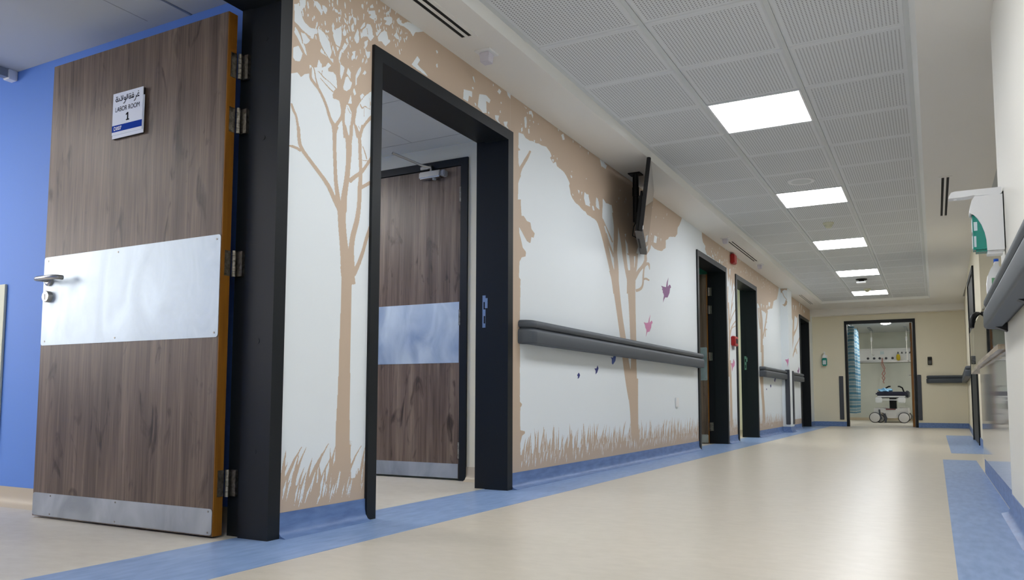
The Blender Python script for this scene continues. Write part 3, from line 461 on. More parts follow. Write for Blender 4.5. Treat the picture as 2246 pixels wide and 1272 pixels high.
"10271,2140 10276,2152 10279,2140 11560,2140 11560,2386 10240,2386 10240,2140",
"11560,2076 11581,2087 11625,2093 11654,2091 11646,2049 11639,2013 11638,1966 11636,1932 11669,1925 11708,1926 11747,1913 11776,1909 11812,1893 11838,1877 11886,1860 11914,1848 11958,1856 11994,1857 12035,1858 12068,1850 12114,1858 12153,1848 12201,1855 12242,1853 12276,1841 12317,1839 12349,1858 12382,1876 12421,1881 12455,1902 12491,1914 12522,1923 12553,1929 12593,1936 12630,1943 12663,1950 12697,1952 12728,1958 12767,1962 12804,1961 12843,1972 12874,1975 12894,2007 12926,2027 12957,2052 12977,2081 13005,2113 13045,2114 13079,2121 13119,2138 13157,2141 13196,2149 13224,2156 13271,2163 13305,2168 13330,2197 13360,2217 13386,2236 13417,2267 13442,2291 13474,2326 13489,2356 13510,2386 11560,2386"],
["9053,2201 9101,2215 9146,2181 9110,2184 9075,2181",
"9391,2202 9442,2216 9464,2171 9427,2170 9388,2165",
"9503,2195 9556,2210 9539,2158",
"9209,2233 9246,2242 9232,2219",
"9924,2165 9960,2174 9995,2189 9980,2155 9974,2123 9959,2088 9920,2114",
"12552,2043 12588,2044 12621,2043 12653,2048 12687,2051 12717,2051 12693,2032 12672,2008 12653,1983 12616,1979 12583,1977 12544,1971 12550,2007",
"11925,1945 11962,1946 12000,1953 11982,1909 11966,1872 11949,1905",
"12124,1947 12176,1952 12149,1901",
"12385,1974 12425,1978 12465,1983 12439,1957 12404,1938 12378,1914 12380,1946"],
["9820,814 9829,878 9842,970 9856,1063 9872,1146 9888,1231 9899,1315 9901,1402 9898,1488 9893,1566 9885,1636 9876,1697 9869,1740 9814,1733 9815,1690 9815,1628 9816,1558 9819,1481 9823,1395 9823,1310 9815,1226 9803,1143 9792,1060 9782,968 9772,876 9766,812",
"9891,1288 9925,1332 9976,1395 10036,1450 10116,1489 10209,1523 10240,1533 10240,1550 10238,1550 10169,1527 10071,1492 9984,1450 9918,1393 9863,1330 9827,1286",
"9887,1338 9911,1361 9947,1392 9997,1420 10080,1443 10184,1464 10240,1475 10240,1485 10165,1471 10056,1449 9962,1423 9904,1392 9864,1360 9839,1337",
"9867,1436 9910,1473 9973,1527 10041,1578 10123,1625 10213,1671 10240,1685 10240,1704 10176,1672 10085,1626 10000,1578 9928,1526 9864,1473 9820,1436",
"9908,1491 9927,1530 9954,1585 9986,1637 10028,1686 10076,1732 10109,1765 10076,1763 10043,1730 9995,1684 9953,1635 9921,1582 9894,1527 9875,1489",
"9824,1659 9824,1699 9823,1756 9826,1810 9834,1859 9845,1906 9853,1939 9809,1934 9804,1901 9798,1855 9793,1806 9792,1752 9792,1696 9792,1656",
"9988,1650 10012,1693 10047,1755 10085,1814 10130,1869 10178,1921 10212,1958 10178,1956 10144,1919 10096,1866 10052,1811 10014,1752 9979,1691 9954,1648",
"11996,1233 12009,1308 12026,1415 12039,1513 12048,1585 12053,1647 12046,1708 12016,1777 11974,1844 11943,1890 11796,1872 11811,1824 11832,1756 11848,1687 11856,1629 11860,1569 11860,1500 11855,1404 11846,1299 11839,1224",
"12059,1436 12129,1500 12228,1591 12318,1680 12385,1762 12442,1839 12480,1894 12375,1885 12340,1832 12288,1755 12225,1675 12138,1587 12040,1496 11971,1433",
"11907,1571 11873,1617 11827,1681 11791,1741 11775,1792 11770,1839 11767,1871 11700,1863 11703,1831 11710,1785 11723,1733 11751,1673 11785,1607 11810,1561",
"12258,1481 12265,1516 12275,1565 12292,1599 12282,1599 12310,1593 12338,1586 12392,1597 12362,1604 12308,1612 12232,1597 12210,1561 12195,1512 12186,1476",
"12285,1693 12323,1699 12377,1708 12416,1715 12397,1723 12357,1716 12302,1708 12263,1702",
"11898,1332 11898,1250 11896,1134 11885,1032 11852,962 11809,903 11781,840 11780,764 11794,685 11811,612 11832,555 11856,503 11873,435 11877,322 11873,192 11870,100 12089,94 12083,188 12073,320 12061,435 12043,506 12024,558 12008,616 11996,690 11987,770 11988,844 12004,906 12031,965 12052,1037 12061,1142 12065,1259 12067,1343",
"11917,695 11877,739 11821,800 11777,850 11755,879 11744,896 11738,908 11688,905 11689,894 11693,875 11707,846 11740,796 11784,735 11816,690",
"9814,1017 9816,915 9819,770 9818,625 9814,488 9808,352 9798,236 9785,145 9772,90 9950,90 9948,140 9946,232 9946,350 9945,488 9942,627 9933,773 9922,920 9913,1022"],
),
('tan tree silhouette next to the last left door',
["14652,2386 14652,2382 14645,2353 14635,2320 14630,2278 14632,2237 14621,2195 14613,2164 14610,2122 14609,2081 14600,2050 14623,2017 14656,1999 14682,1975 14712,1945 14748,1968 14784,1989 14829,2002 14860,1977 14902,1968 14933,1946 14969,1931 14999,1911 15028,1933 15043,1964 15069,1981 15107,2014 15125,2033 15147,2052 15177,2082 15220,2081 15249,2068 15290,2072 15327,2058 15372,2065 15403,2055 15433,2069 15472,2094 15503,2108 15542,2131 15576,2144 15616,2146 15663,2154 15680,2159 15680,2386",
"15680,2159 15702,2165 15742,2173 15715,2143 15714,2140 17200,2140 17200,2386 15680,2386"],
["14979,2252 15013,2257 15055,2260 15038,2230 15023,2191 15009,2160 14998,2187 14986,2219",
"15286,2285 15326,2284 15363,2281 15344,2257 15327,2230 15307,2211 15284,2186 15266,2162 15274,2196 15276,2222 15279,2254",
"16022,2363 16061,2365 16107,2366 16092,2339 16070,2315 16057,2287 16038,2264 16033,2296 16030,2330",
"15737,2382 15774,2380 15806,2381 15843,2382 15820,2361 15805,2332 15780,2307 15761,2286 15756,2317 15745,2349",
"16268,2313 16300,2309 16339,2303 16366,2296 16404,2283 16436,2279 16400,2264 16370,2246 16340,2231 16316,2260 16290,2285"],
["14760,1380 14808,1439 14875,1525 14936,1612 14978,1693 15012,1776 15042,1855 15072,1939 15097,2019 15115,2076 14934,2059 14917,2003 14892,1924 14862,1842 14826,1763 14785,1681 14745,1601 14702,1516 14660,1433 14630,1375",
"14913,1653 15006,1690 15140,1745 15263,1799 15361,1844 15447,1890 15518,1942 15568,2014 15602,2093 15625,2149 15528,2140 15502,2084 15462,2006 15407,1935 15336,1885 15250,1841 15150,1797 15020,1744 14880,1691 14781,1654",
"14676,1942 14680,2011 14686,2106 14690,2175 14546,2159 14542,2091 14536,1997 14532,1928",
"15118,1400 15137,1429 15166,1470 15218,1510 15309,1547 15429,1587 15539,1626 15625,1665 15680,1694 15680,1725 15667,1725 15611,1700 15530,1664 15438,1626 15326,1589 15201,1549 15101,1508 15049,1465 15026,1424 15013,1395",
"15010,1732 15083,1759 15184,1795 15258,1822 15163,1822 15093,1795 14999,1759 14930,1733",
"14764,1263 14825,1295 14911,1340 14993,1385 15062,1426 15126,1466 15170,1494 15061,1492 15016,1464 14953,1424 14887,1383 14816,1340 14742,1295 14691,1263",
"15331,1380 15304,1409 15267,1448 15240,1477 15144,1468 15180,1441 15229,1403 15266,1375"],
),
]
BIRDS=[
('purple bird in flight','purple',"7333,1704 7312,1654 7305,1609 7357,1636 7392,1636 7415,1617 7382,1603 7361,1556 7298,1505 7219,1496 7184,1472 7152,1439 7159,1469 7181,1511 7164,1528 7143,1534 7149,1550 7127,1559 7132,1575 7097,1592 7184,1594 7249,1598 7277,1649"),
('pink bird in flight','pink',"6772,1292 6752,1245 6748,1215 6803,1239 6826,1230 6830,1219 6801,1205 6789,1174 6741,1134 6679,1125 6637,1078 6654,1123 6655,1145 6628,1161 6618,1182 6587,1205 6652,1203 6709,1212 6733,1251"),
('blue bird','blue',"5902,882 5883,835 5828,803 5803,812 5803,844 5782,859 5829,858 5858,886"),
('navy bird','navy',"5508,786 5527,763 5500,732 5467,716 5468,743 5445,760 5484,762"),
('tiny navy bird','navy',"5153,721 5176,704 5158,683 5132,675 5138,691 5123,702"),
('pink bird','pink',"10059,1047 10129,1006 10108,961 10022,932 9973,880 9956,942 9904,984 10015,989"),
('dark bird','navy',"12946,884 13048,876 12949,809 12880,834"),
('dark bird','navy',"12581,775 12634,745 12562,714 12520,748"),
('dark bird','navy',"12227,706 12269,690 12218,675 12193,692"),
('purple bird','purple',"15466,1151 15543,1110 15472,1037 15315,1039 15306,1082 15415,1092"),
]
# ------------------------------------------------------------------ floor
fl = struct(MB().box(XB-.0, 3.2, YB, 17.56, -.06, 0), 'floor', 'floor_beige', 'beige speckled vinyl corridor floor', 'floor')
def fpiece(x0, x1, y0, y1, z=.0012, name='floor_stripe', m='floor_blue'):
    return MB().box(x0, x1, y0, y1, -.002, z).build(name, m, fl)
fpiece(-2.372, -1.90, YB, 17.40)
fpiece(-1.90, .45, 17.385, 17.40)
fpiece(.042, XR, YB, 8.15); fpiece(.125, .46, 9.17, 13.78)
rf = struct(MB().box(-6.5, XB, YB, 17.56, -.06, 0), 'floor_rooms', 'room_floor', 'beige vinyl floor inside the side rooms', 'floor')
MB().box(XB-.001, -2.372, YB, 17.4, -.002, .0008).build('threshold_strip', 'room_floor', rf)
struct(MB().box(-3.2, 1.2, 17.56, 23.4, -.06, 0), 'floor_treatment_room', 'room_floor', 'beige floor of the treatment room at the corridor end', 'floor')
# ------------------------------------------------------------------ left wall with door openings
wl = MB(); y = YB
for a, b in DOORS:
    wl.box(XB+.02, XW, y, a+.03, 0, ZC+.1); wl.box(XB+.02, XW, a+.03, b-.03, ZD-.03, ZC+.1); y = b-.03
wl.box(XB+.02, XW, y, YE+.1, 0, ZC+.1)
wall_left = struct(wl, 'wall_left', 'mural_white', 'white corridor wall printed with a tan tree mural', 'wall')
pil = MB().box(XW-.01, -2.10, 13.62, 14.0, .0, ZC).build('pilaster', 'mural_white', wall_left)
# ------------------------------------------------------------------ mural print on the left wall (flat print a third of a millimetre proud)
import numpy as np
def unpack(s): return [tuple(float(v)/1000 for v in q.split(',')) for q in s.split()]
rng = random.Random(11)
def fleck(y, z, a, b, t):
    n = 7; return [(y+math.cos(t)*math.cos(2*math.pi*k/n)*a-math.sin(t)*math.sin(2*math.pi*k/n)*b, z+math.sin(t)*math.cos(2*math.pi*k/n)*a+math.cos(t)*math.sin(2*math.pi*k/n)*b) for k in range(n)]
def flecks(n, y0, y1, z0, z1, a, b): return [fleck(rng.uniform(y0,y1), rng.uniform(z0,z1), rng.uniform(*a), rng.uniform(*b), rng.uniform(-.5,.5)) for _ in range(n)]
def grass(y0, y1, dens, hmin, hmax, taper=1.0, lean=.45, gap=.10):
    g = [[(y0,.08),(y1,.08),(y1,.09+gap),(y0,.09+gap)]]; wht = []
    n = int((y1-y0)*dens)
    for k in range(n):
        yy = y0+(y1-y0)*(k+rng.random())/n; h = rng.uniform(hmin, hmax); l = rng.uniform(-.12, lean)*h; wd = rng.uniform(.006,.012)*taper
        L, R = [], []
        for t in (0,.25,.5,.75,1):
            c = yy+l*t*t; ww = wd*(1-t**1.6); L.append((c-ww, .09+h*t)); R.append((c+ww, .09+h*t))
        g.append(L+R[-2::-1])
    for k in range(int((y1-y0)*dens*.7)):
        yy = rng.uniform(y0+.02, y1-.03); h = rng.uniform(.05,.13); b0 = rng.uniform(.095,.15); l = rng.uniform(.05,.5)*h; ww = rng.uniform(.002,.0045)*min(taper,1.3)
        wht.append([(yy-ww*.3,b0),(yy+l*.45+ww,b0+h*.55),(yy+l,b0+h),(yy+l*.45-ww,b0+h*.55)])
    return g, wht
class Raster:
    """planar union / difference of outlines on the wall, traced back to one clean sheet of faces"""
    def __init__(s, y0, y1, z0, z1, res):
        s.y0, s.z0, s.r = y0, z0, res; s.ny = int((y1-y0)/res)+2; s.nz = int((z1-z0)/res)+2; s.m = np.zeros((s.nz, s.ny), np.float32)
    def fill(s, p, val):
        if isinstance(p, str): p = unpack(p)
        D = np.zeros((s.nz, s.ny+1), np.int32); n = len(p)
        for i in range(n):
            (ya, za), (yb, zb) = p[i], p[(i+1)%n]
            if za == zb: continue
            sg = 1
            if za > zb: ya, za, yb, zb = yb, zb, ya, za; sg = -1
            r0 = max(0, math.ceil((za-s.z0)/s.r)); r1 = min(s.nz-1, math.ceil((zb-s.z0)/s.r)-1)
            if r1 < r0: continue
            rows = np.arange(r0, r1+1); zz = s.z0+rows*s.r; c = np.ceil((ya+(yb-ya)*(zz-za)/(zb-za)-s.y0)/s.r).astype(int); c = np.clip(c, 0, s.ny)
            np.add.at(D, (rows, c), sg)
        W = np.cumsum(D, axis=1)[:, :s.ny]; s.m[W != 0] = val
    def mesh(s, x):
        m = np.pad(s.m, 1, mode='edge'); f = (m[1:-1,1:-1]*4+(m[:-2,1:-1]+m[2:,1:-1]+m[1:-1,:-2]+m[1:-1,2:]))/8
        vs = []; fs = []; idx = {}
        def V(a, b):
            k = (round(a,2), round(b,2))
            if k not in idx: idx[k] = len(vs); vs.append((x, s.y0+a*s.r, s.z0+b*s.r))
            return idx[k]
        ins = f > .5
        q = ins[:-1,:-1].astype(int)+ins[:-1,1:]+ins[1:,:-1]+ins[1:,1:]
        for r in range(s.nz-1):
            row = q[r]; nz = np.nonzero(row)[0]; run = None
            for c in nz:
                if row[c] == 4:
                    if run is not None and run[1] == c: run[1] = c+1
                    else:
                        if run: fs.append((V(run[0],r),V(run[1],r),V(run[1],r+1),V(run[0],r+1)))
                        run = [c, c+1]
                else:
                    cs = [(c,r),(c+1,r),(c+1,r+1),(c,r+1)]; vl = [f[b,a] for a, b in cs]; poly = []
                    for k in range(4):
                        a, b = cs[k], cs[(k+1)%4]; va, vb = vl[k], vl[(k+1)%4]
                        if va > .5: poly.append(V(*a))
                        if (va > .5) != (vb > .5):
                            t = (.5-va)/(vb-va); t = min(max(t,.02),.98); poly.append(V(a[0]+(b[0]-a[0])*t, a[1]+(b[1]-a[1])*t))
                    if len(set(poly)) >= 3 and len(set(poly)) == len(poly): fs.append(tuple(poly))
            if run: fs.append((V(run[0],r),V(run[1],r),V(run[1],r+1),V(run[0],r+1)))
        return MB().add(vs, fs)
def build_flat(polys, x, name, mt, parent, **k):
    m = MB()
    for p in polys:
        if isinstance(p, str): p = unpack(p)
        m.add([(x, a, b) for a, b in p], [tuple(range(len(p)))])
    return face_in(m.build(name, mt, parent, **k))
def face_in(o):
    bm = bmesh.new(); bm.from_mesh(o.data)
    for f in bm.faces:
        f.normal_update()
        if f.normal.x < 0: f.normal_flip()
    bm.to_mesh(o.data); bm.free(); return o
EXTRA = [  # per tree: raster window, resolution, flecks, grass runs
 ((.80,4.13,.08,2.387), .0028, flecks(130,2.30,2.76,2.02,2.37,(.002,.005),(.005,.017))+flecks(60,2.79,3.05,2.20,2.38,(.002,.005),(.005,.016)), [grass(2.25,2.79,78,.12,.27,1.9,.6,.10)]),
 None,
 ((4.12,8.37,.08,2.387), .0032, flecks(26,5.9,7.6,1.98,2.36,(.004,.008),(.006,.02)), [grass(4.25,8.37,58,.15,.285,1.9,.4,.105)]),
 ((8.36,13.62,.08,2.387), .0055, flecks(60,9.0,13.2,2.2,2.38,(.006,.012),(.006,.02)), [grass(9.70,10.24,44,.14,.27,1.8), grass(11.56,13.62,40,.14,.27,1.8)]),
 ((14.0,17.3,.08,2.387), .007, [], [grass(14.0,15.68,28,.10,.24)])]
for ti_, (lab, can, hole, st) in enumerate(MURAL):
    if EXTRA[ti_] is None: continue
    win, res, fk, gr = EXTRA[ti_]; R_ = Raster(*win, res)
    for p in can: R_.fill(p, 1.)
    for p in fk: R_.fill(p, 0.)
    for p in hole: R_.fill(p, 0.)
    if ti_ == 2:                      # the half trunk beside the second door frame
        for p in MURAL[1][1]+MURAL[1][3]: R_.fill(p, 1.)
    for p in st: R_.fill(p, 1.)
    for g, wht in gr:
        for p in g: R_.fill(p, 1.)
        for p in wht: R_.fill(p, 0.)
    # nothing is printed where the door openings are
    for a, b in DOORS:
        c0 = max(0, int((a+.03-win[0])/res)); c1 = min(R_.ny, int((b-.03-win[0])/res)); rz = int((ZD-.03-win[2])/res)
        if c1 > c0: R_.m[:rz, c0:c1] = 0
    face_in(R_.mesh(XW+.0004).build('mural_tree', 'mural_tan', wall_left, label=lab))
for lab, c, p in BIRDS: build_flat([p], XW+.0008, 'mural_bird', 'bird_'+c, wall_left, label=lab+' printed on the wall')
def pil_print(pts, m, nm, lab): MB().add([(a,13.6195,b) for a, b in pts], [tuple(range(len(pts)))]).build(nm, m, wall_left, label=lab)
pil_print([(-2.167,1.199),(-2.125,1.199),(-2.112,1.222),(-2.110,1.175),(-2.120,1.119),(-2.135,1.074),(-2.132,1.131),(-2.150,1.165)], 'bird_pink', 'mural_bird', 'pink bird printed on the pilaster')
pil_print([(-2.215,2.385),(-2.105,2.380),(-2.110,2.350),(-2.15,2.362),(-2.18,2.342),(-2.205,2.30)], 'mural_tan', 'mural_leaf', 'tan leaves at the pilaster top')
pil_print([(-2.206,2.36),(-2.195,2.36),(-2.155,2.254),(-2.11,2.19),(-2.114,2.182),(-2.163,2.248)], 'mural_tan', 'mural_twig', 'tan twig on the pilaster')
pil_print([(-2.13,2.195),(-2.108,2.16),(-2.118,2.11),(-2.15,2.08),(-2.19,2.115),(-2.16,2.12),(-2.145,2.15)], 'mural_tan', 'mural_leaf', 'tan leaf cluster on the pilaster')
# ------------------------------------------------------------------ coved skirtings
def cove(x, sgn, segs, name, label, m='skirt_blue', zt=.095):
    """skirting running along y on the wall plane x; sgn: direction into the room"""
    prof = [(0,-.001),(0,zt),(.004,zt),(.005,.05),(.010,.028),(.022,.010),(.045,.003),(.05,-.001)]
    root = thing(name, label, 'skirting', (x,(segs[0][0]+segs[-1][1])/2,0), kind='structure')
    for a, b in segs: MB().prism([(x+sgn*d, z) for d, z in prof], 'y', a, b).build('skirting', m, root, smooth=True)
    return root
def covex(y, sgn, segs, name, label, m='skirt_blue', zt=.095):
    prof = [(0,-.001),(0,zt),(.004,zt),(.005,.05),(.010,.028),(.022,.010),(.045,.003),(.05,-.001)]
    root = thing(name, label, 'skirting', ((segs[0][0]+segs[-1][1])/2,y,0), kind='structure')
    for a, b in segs: MB().prism([(y+sgn*d, z) for d, z in prof], 'x', a, b).build('skirting', m, root, smooth=True)
    return root
cl = [(YB,.92),(2.2598,2.7818),(4.132,8.3512),(9.713,10.2264),(11.5756,13.62),(14.0,15.6623),(16.9063,YE)]
bl = cove(XW, 1, cl, 'baseboard_left', 'blue coved skirting along the mural wall')
MB().prism([(13.57,-.001),(13.57,.003),(13.59,.012),(13.615,.05),(13.616,.095),(13.62,.095),(13.62,-.001)], 'x', XW, -2.095).build('skirting', 'skirt_blue', bl, smooth=True)
MB().prism([(-2.10+d, z) for d, z in [(0,-.001),(0,.095),(.004,.095),(.005,.05),(.022,.010),(.045,.003),(.05,-.001)]], 'y', 13.60, 14.0).build('skirting', 'skirt_blue', bl, smooth=True)
covex(YE, -1, [(XW,-1.601),(-.300,.56)], 'baseboard_end', 'blue coved skirting along the cream end wall')
cove(XR, -1, [(YB,4.41)], 'baseboard_right', 'blue coved skirting at the foot of the near right wall')
# ------------------------------------------------------------------ right side walls
wr = struct(MB().box(XR, XR+.16, YB, 4.41, 0, ZC+.1), 'wall_right', 'right_wall', 'pale wall on the near right side', 'wall')
far = MB(); far.prism([(.45,9.4),(.475,13.0),(.556,YE+.05),(.9,YE+.05),(.9,9.4)], 'z', 0, ZC+.1)
wall_far = struct(far, 'wall_right_far', 'cream_wall', 'cream wall beyond the nurse station opening', 'wall')
sk = MB()
for a, b in (((.45,9.4),(.458,10.88)),((.470,12.5),(.475,13.0)),((.475,13.0),(.556,YE))):
    sk.prism([(a[0]-.006,a[1]),(b[0]-.006,b[1]),(b[0]+.02,b[1]),(a[0]+.02,a[1])], 'z', 0, .095)
struct(sk, 'baseboard_right_far', 'skirt_blue', 'blue skirting on the far right wall', 'skirting')
# nurse station interior
struct(MB().box(3.0, 3.1, 4.4, 9.5, 0, ZC+.1), 'wall_station_back', 'station_wall', 'grey back wall of the nurse station', 'wall')
struct(MB().box(XR+.16, 3.1, 4.3, 4.41, 0, ZC+.1), 'wall_station_near', 'station_wall', 'side wall of the nurse station', 'wall')
struct(MB().box(.9, 3.1, 9.4, 9.5, 0, ZC+.1), 'wall_station_far', 'station_wall', 'far wall of the nurse station', 'wall')
struct(MB().box(.5, 3.1, 4.41, 9.4, ZC, ZC+.1), 'ceiling_station', 'room_ceiling', 'ceiling of the nurse station', 'ceiling')
# ------------------------------------------------------------------ end wall and treatment room shell
ew = MB().box(-2.5, -1.57, YE, YE+.1, 0, ZC+.1).box(-.33, .9, YE, YE+.1, 0, ZC+.1).box(-1.57, -.33, YE, YE+.1, ZD-.03, ZC+.1)
wall_end = struct(ew, 'wall_end', 'cream_wall', 'cream end wall around the treatment room door', 'wall')
struct(MB().box(XW, .556, 17.22, YE, 2.262, ZC+.02), 'trim_bulkhead', 'soffit', 'white boxed bulkhead along the top of the end wall', 'bulkhead')
struct(MB().box(-3.2, 1.2, 23.2, 23.3, 0, 2.6), 'wall_treatment_back', 'pale_wall', 'pale back wall of the treatment room', 'wall')
struct(MB().box(-3.2, -3.1, 17.57, 23.2, 0, 2.6), 'wall_treatment_left', 'pale_wall', 'left wall of the treatment room', 'wall')
struct(MB().box(1.1, 1.2, 17.57, 23.2, 0, 2.6), 'wall_treatment_right', 'pale_wall', 'right wall of the treatment room', 'wall')
struct(MB().box(-3.2, 1.2, 17.57, 23.3, 2.34, 2.44), 'ceiling_treatment', 'room_ceiling', 'white ceiling of the treatment room', 'ceiling')
struct(MB().box(-3.1, 1.1, 23.185, 23.2, 0, .07), 'baseboard_treatment', 'skirt_beige', 'brown skirting on the treatment room back wall', 'skirting')
struct(MB().box(-2.5, XR+.2, YB-.1, YB, 0, ZC+.1), 'wall_back', 'cream_wall', 'wall behind the viewpoint', 'wall')
# ------------------------------------------------------------------ ceiling: plaster margins, lip, perforated metal tiles
CX = [-1.85, -1.25, -.65, -.05]; PY = .62; Y0T = 4.955; ROWS = range(-13, 18)
YC0 = Y0T+PY*ROWS[0]; YC1 = Y0T+PY*18
so = MB().box(XW, -1.885, YB, YC1+.03, ZC, ZC+.1).box(-.02, .5, YB, YC1+.03, ZC, ZC+.1).box(XW, .6, YC1+.03, YE, ZC, ZC+.1).box(-1.885,-.02,YB,YC0-.03,ZC,ZC+.1)
ceiling = struct(so, 'ceiling', 'soffit', 'plaster ceiling margin around recessed perforated tiles', 'ceiling')
MB().prism([(-1.8855,ZC-.0005),(-1.850,ZT),(-1.850,ZT+.04),(-1.8855,ZT+.04)], 'y', YC0-.03, YC1+.03).build('coffer_lip', 'soffit_lip', ceiling)
MB().prism([(-.0195,ZC-.0005),(-.050,ZT),(-.050,ZT+.04),(-.0195,ZT+.04)], 'y', YC0-.03, YC1+.03).build('coffer_lip', 'soffit_lip', ceiling)
MB().prism([(YC1+.031,ZC-.0005),(YC1,ZT),(YC1,ZT+.04),(YC1+.031,ZT+.04)], 'x', -1.8855, -.0195).build('coffer_lip', 'soffit_lip', ceiling)
MB().box(-1.885, -.02, YC0-.03, YC1+.03, ZT+.006, ZT+.06).build('coffer_backing', 'tbar', ceiling)
for x in (-1.84, -1.25, -.65, -.06): MB().box(x-.012, x+.012, YC0, YC1, ZT-.004, ZT+.01).build('grid_bar', 'tbar', ceiling)
bm = bmesh.new(); hx, hy = .287, .3085
def ring(ax, ay, z): return [bm.verts.new((sx*ax, sy*ay, z)) for sx, sy in ((-1,-1),(1,-1),(1,1),(-1,1))]
r0 = ring(hx, hy, .012); r1 = ring(hx, hy, .005); r2 = ring(hx-.012, hy-.010, 0)
for A, B_ in ((r0,r1),(r1,r2)):
    for i in range(4): bm.faces.new((A[i],A[(i+1)%4],B_[(i+1)%4],B_[i]))
bm.faces.new(r2[::-1]); tile_me = bpy.data.meshes.new('ceiling_tile'); bm.to_mesh(tile_me); bm.free(); tile_me.materials.append(MATS['perforated_tile'])
LIGHT_ROWS = (-12,-8,-4,0,4,8,12,16)
for r in ROWS:
    for c in range(3):
        if c == 1 and r in LIGHT_ROWS: continue
        o = bpy.data.objects.new('ceiling_tile', tile_me); COL.objects.link(o); o.parent = ceiling
        o.location = Vector(((CX[c]+CX[c+1])/2, Y0T+PY*(r+.5), ZT-.004))-Vector(ceiling['_o'])
# ------------------------------------------------------------------ side rooms
def rwall(n, x0, x1, y0, y1, m, lab, z1=2.30): return struct(MB().box(x0, x1, y0, y1, 0, z1), n, m, lab, 'wall')
rwall('wall_room_blue', -6.5, XB+.02, 2.313, 2.44, 'blue_wall', 'blue side wall of the labor room behind the open door')
rwall('wall_room_blue_back', -6.6, -6.5, -2.0, 2.44, 'blue_wall', 'blue back wall of the labor room')
rwall('wall_room_blue_near', -6.5, XB+.02, -2.1, -2.0, 'blue_wall', 'blue near wall of the labor room')
win = thing('window_1', 'daylight window in the labor room back wall', 'window', (-6.5,.2,.9), kind='structure')
MB().box(-6.499,-6.49,-.75,1.35,.85,2.1).build('frame','white_plastic',win); MB().box(-6.49,-6.485,-.7,1.3,.9,2.05).build('pane','window_glow',win)
rc1 = struct(MB().box(-6.6, XB+.02, -2.1, 2.313, 2.235, 2.30), 'ceiling_room_blue', 'room_ceiling', 'grey white ceiling of the labor room', 'ceiling')
MB().box(-2.872, -2.858, .5, 2.313, 2.2335, 2.236).build('ceiling_joint', 'track_grey', rc1)
MB().box(-3.092, -3.089, .5, 2.26, 2.2344, 2.236).build('ceiling_joint', 'grey_plastic', rc1)
covex(2.313, -1, [(-6.5,XB)], 'baseboard_room_blue', 'beige coved skirting in the labor room', 'skirt_beige', .092)
# room behind the second door
w2 = rwall('wall_room_cream', -6.5, -3.99, 4.427, 4.55, 'cream_wall', 'cream wall behind the second doorway'); 
struct(MB().box(-2.72, XB+.02, 4.427, 4.55, 0, 2.30).box(-3.99, -2.72, 4.427, 4.55, 2.13, 2.30), 'wall_room_cream_door', 'cream_wall', 'cream wall around the inner wooden door', 'wall')
rwall('wall_room_cream_back', -6.6, -6.5, 2.44, 8.0, 'cream_wall', 'cream back wall of the second room')
rc2 = struct(MB().box(-6.6, XB+.02, 2.44, 4.427, 2.252, 2.32), 'ceiling_room_cream', 'room_ceiling', 'panelled white ceiling of the second room', 'ceiling')
MB().box(-6.5, XB, 4.255, 4.259, 2.2512, 2.253).build('ceiling_joint', 'grey_plastic', rc2); MB().box(-6.5, XB, 3.60, 3.604, 2.2512, 2.253).build('ceiling_joint', 'grey_plastic', rc2); MB().box(-3.052, -3.048, 2.5, 4.257, 2.2512, 2.253).build('ceiling_joint', 'grey_plastic', rc2)
covex(4.427, -1, [(-2.703,XB)], 'baseboard_room_cream', 'beige coved skirting in the second room', 'skirt_beige', .092)
# room behind the third door (teal) and the fourth (cream), dark fifth
rwall('wall_room_teal', -6.5, XB+.02, 9.766, 9.87, 'teal_wall', 'teal side wall of the third room')
rwall('wall_room_teal_near', -6.5, XB+.02, 7.9, 8.0, 'teal_wall', 'near wall of the third room'); rwall('wall_room_teal_back', -6.6, -6.5, 8.0, 9.87, 'teal_wall', 'back wall of the third room')
struct(MB().box(-6.6, XB+.02, 7.9, 9.87, 2.235, 2.30), 'ceiling_room_teal', 'room_ceiling', 'ceiling of the third room', 'ceiling')
rwall('wall_room_four', -6.5, XB+.02, 11.85, 11.95, 'cream_wall', 'cream side wall of the fourth room'); rwall('wall_room_four_back', -6.6, -6.5, 9.87, 11.95, 'cream_wall', 'back wall of the fourth room')
struct(MB().box(-6.6, XB+.02, 9.87, 11.95, 2.25, 2.32), 'ceiling_room_four', 'room_ceiling', 'ceiling of the fourth room', 'ceiling')
covex(11.85, -1, [(-6.5,XB)], 'baseboard_room_four', 'beige coved skirting in the fourth room', 'skirt_beige', .092)
rwall('wall_room_five', -6.5, XB+.02, 17.2, 17.3, 'station_wall', 'side wall of the fifth room'); rwall('wall_room_five_near', -6.5, XB+.02, 14.9, 15.0, 'station_wall', 'near wall of the fifth room'); rwall('wall_room_five_back', -6.6, -6.5, 14.9, 17.3, 'station_wall', 'back wall of the fifth room')
struct(MB().box(-6.6, XB+.02, 14.9, 17.3, 2.25, 2.32), 'ceiling_room_five', 'room_ceiling', 'ceiling of the fifth room', 'ceiling')

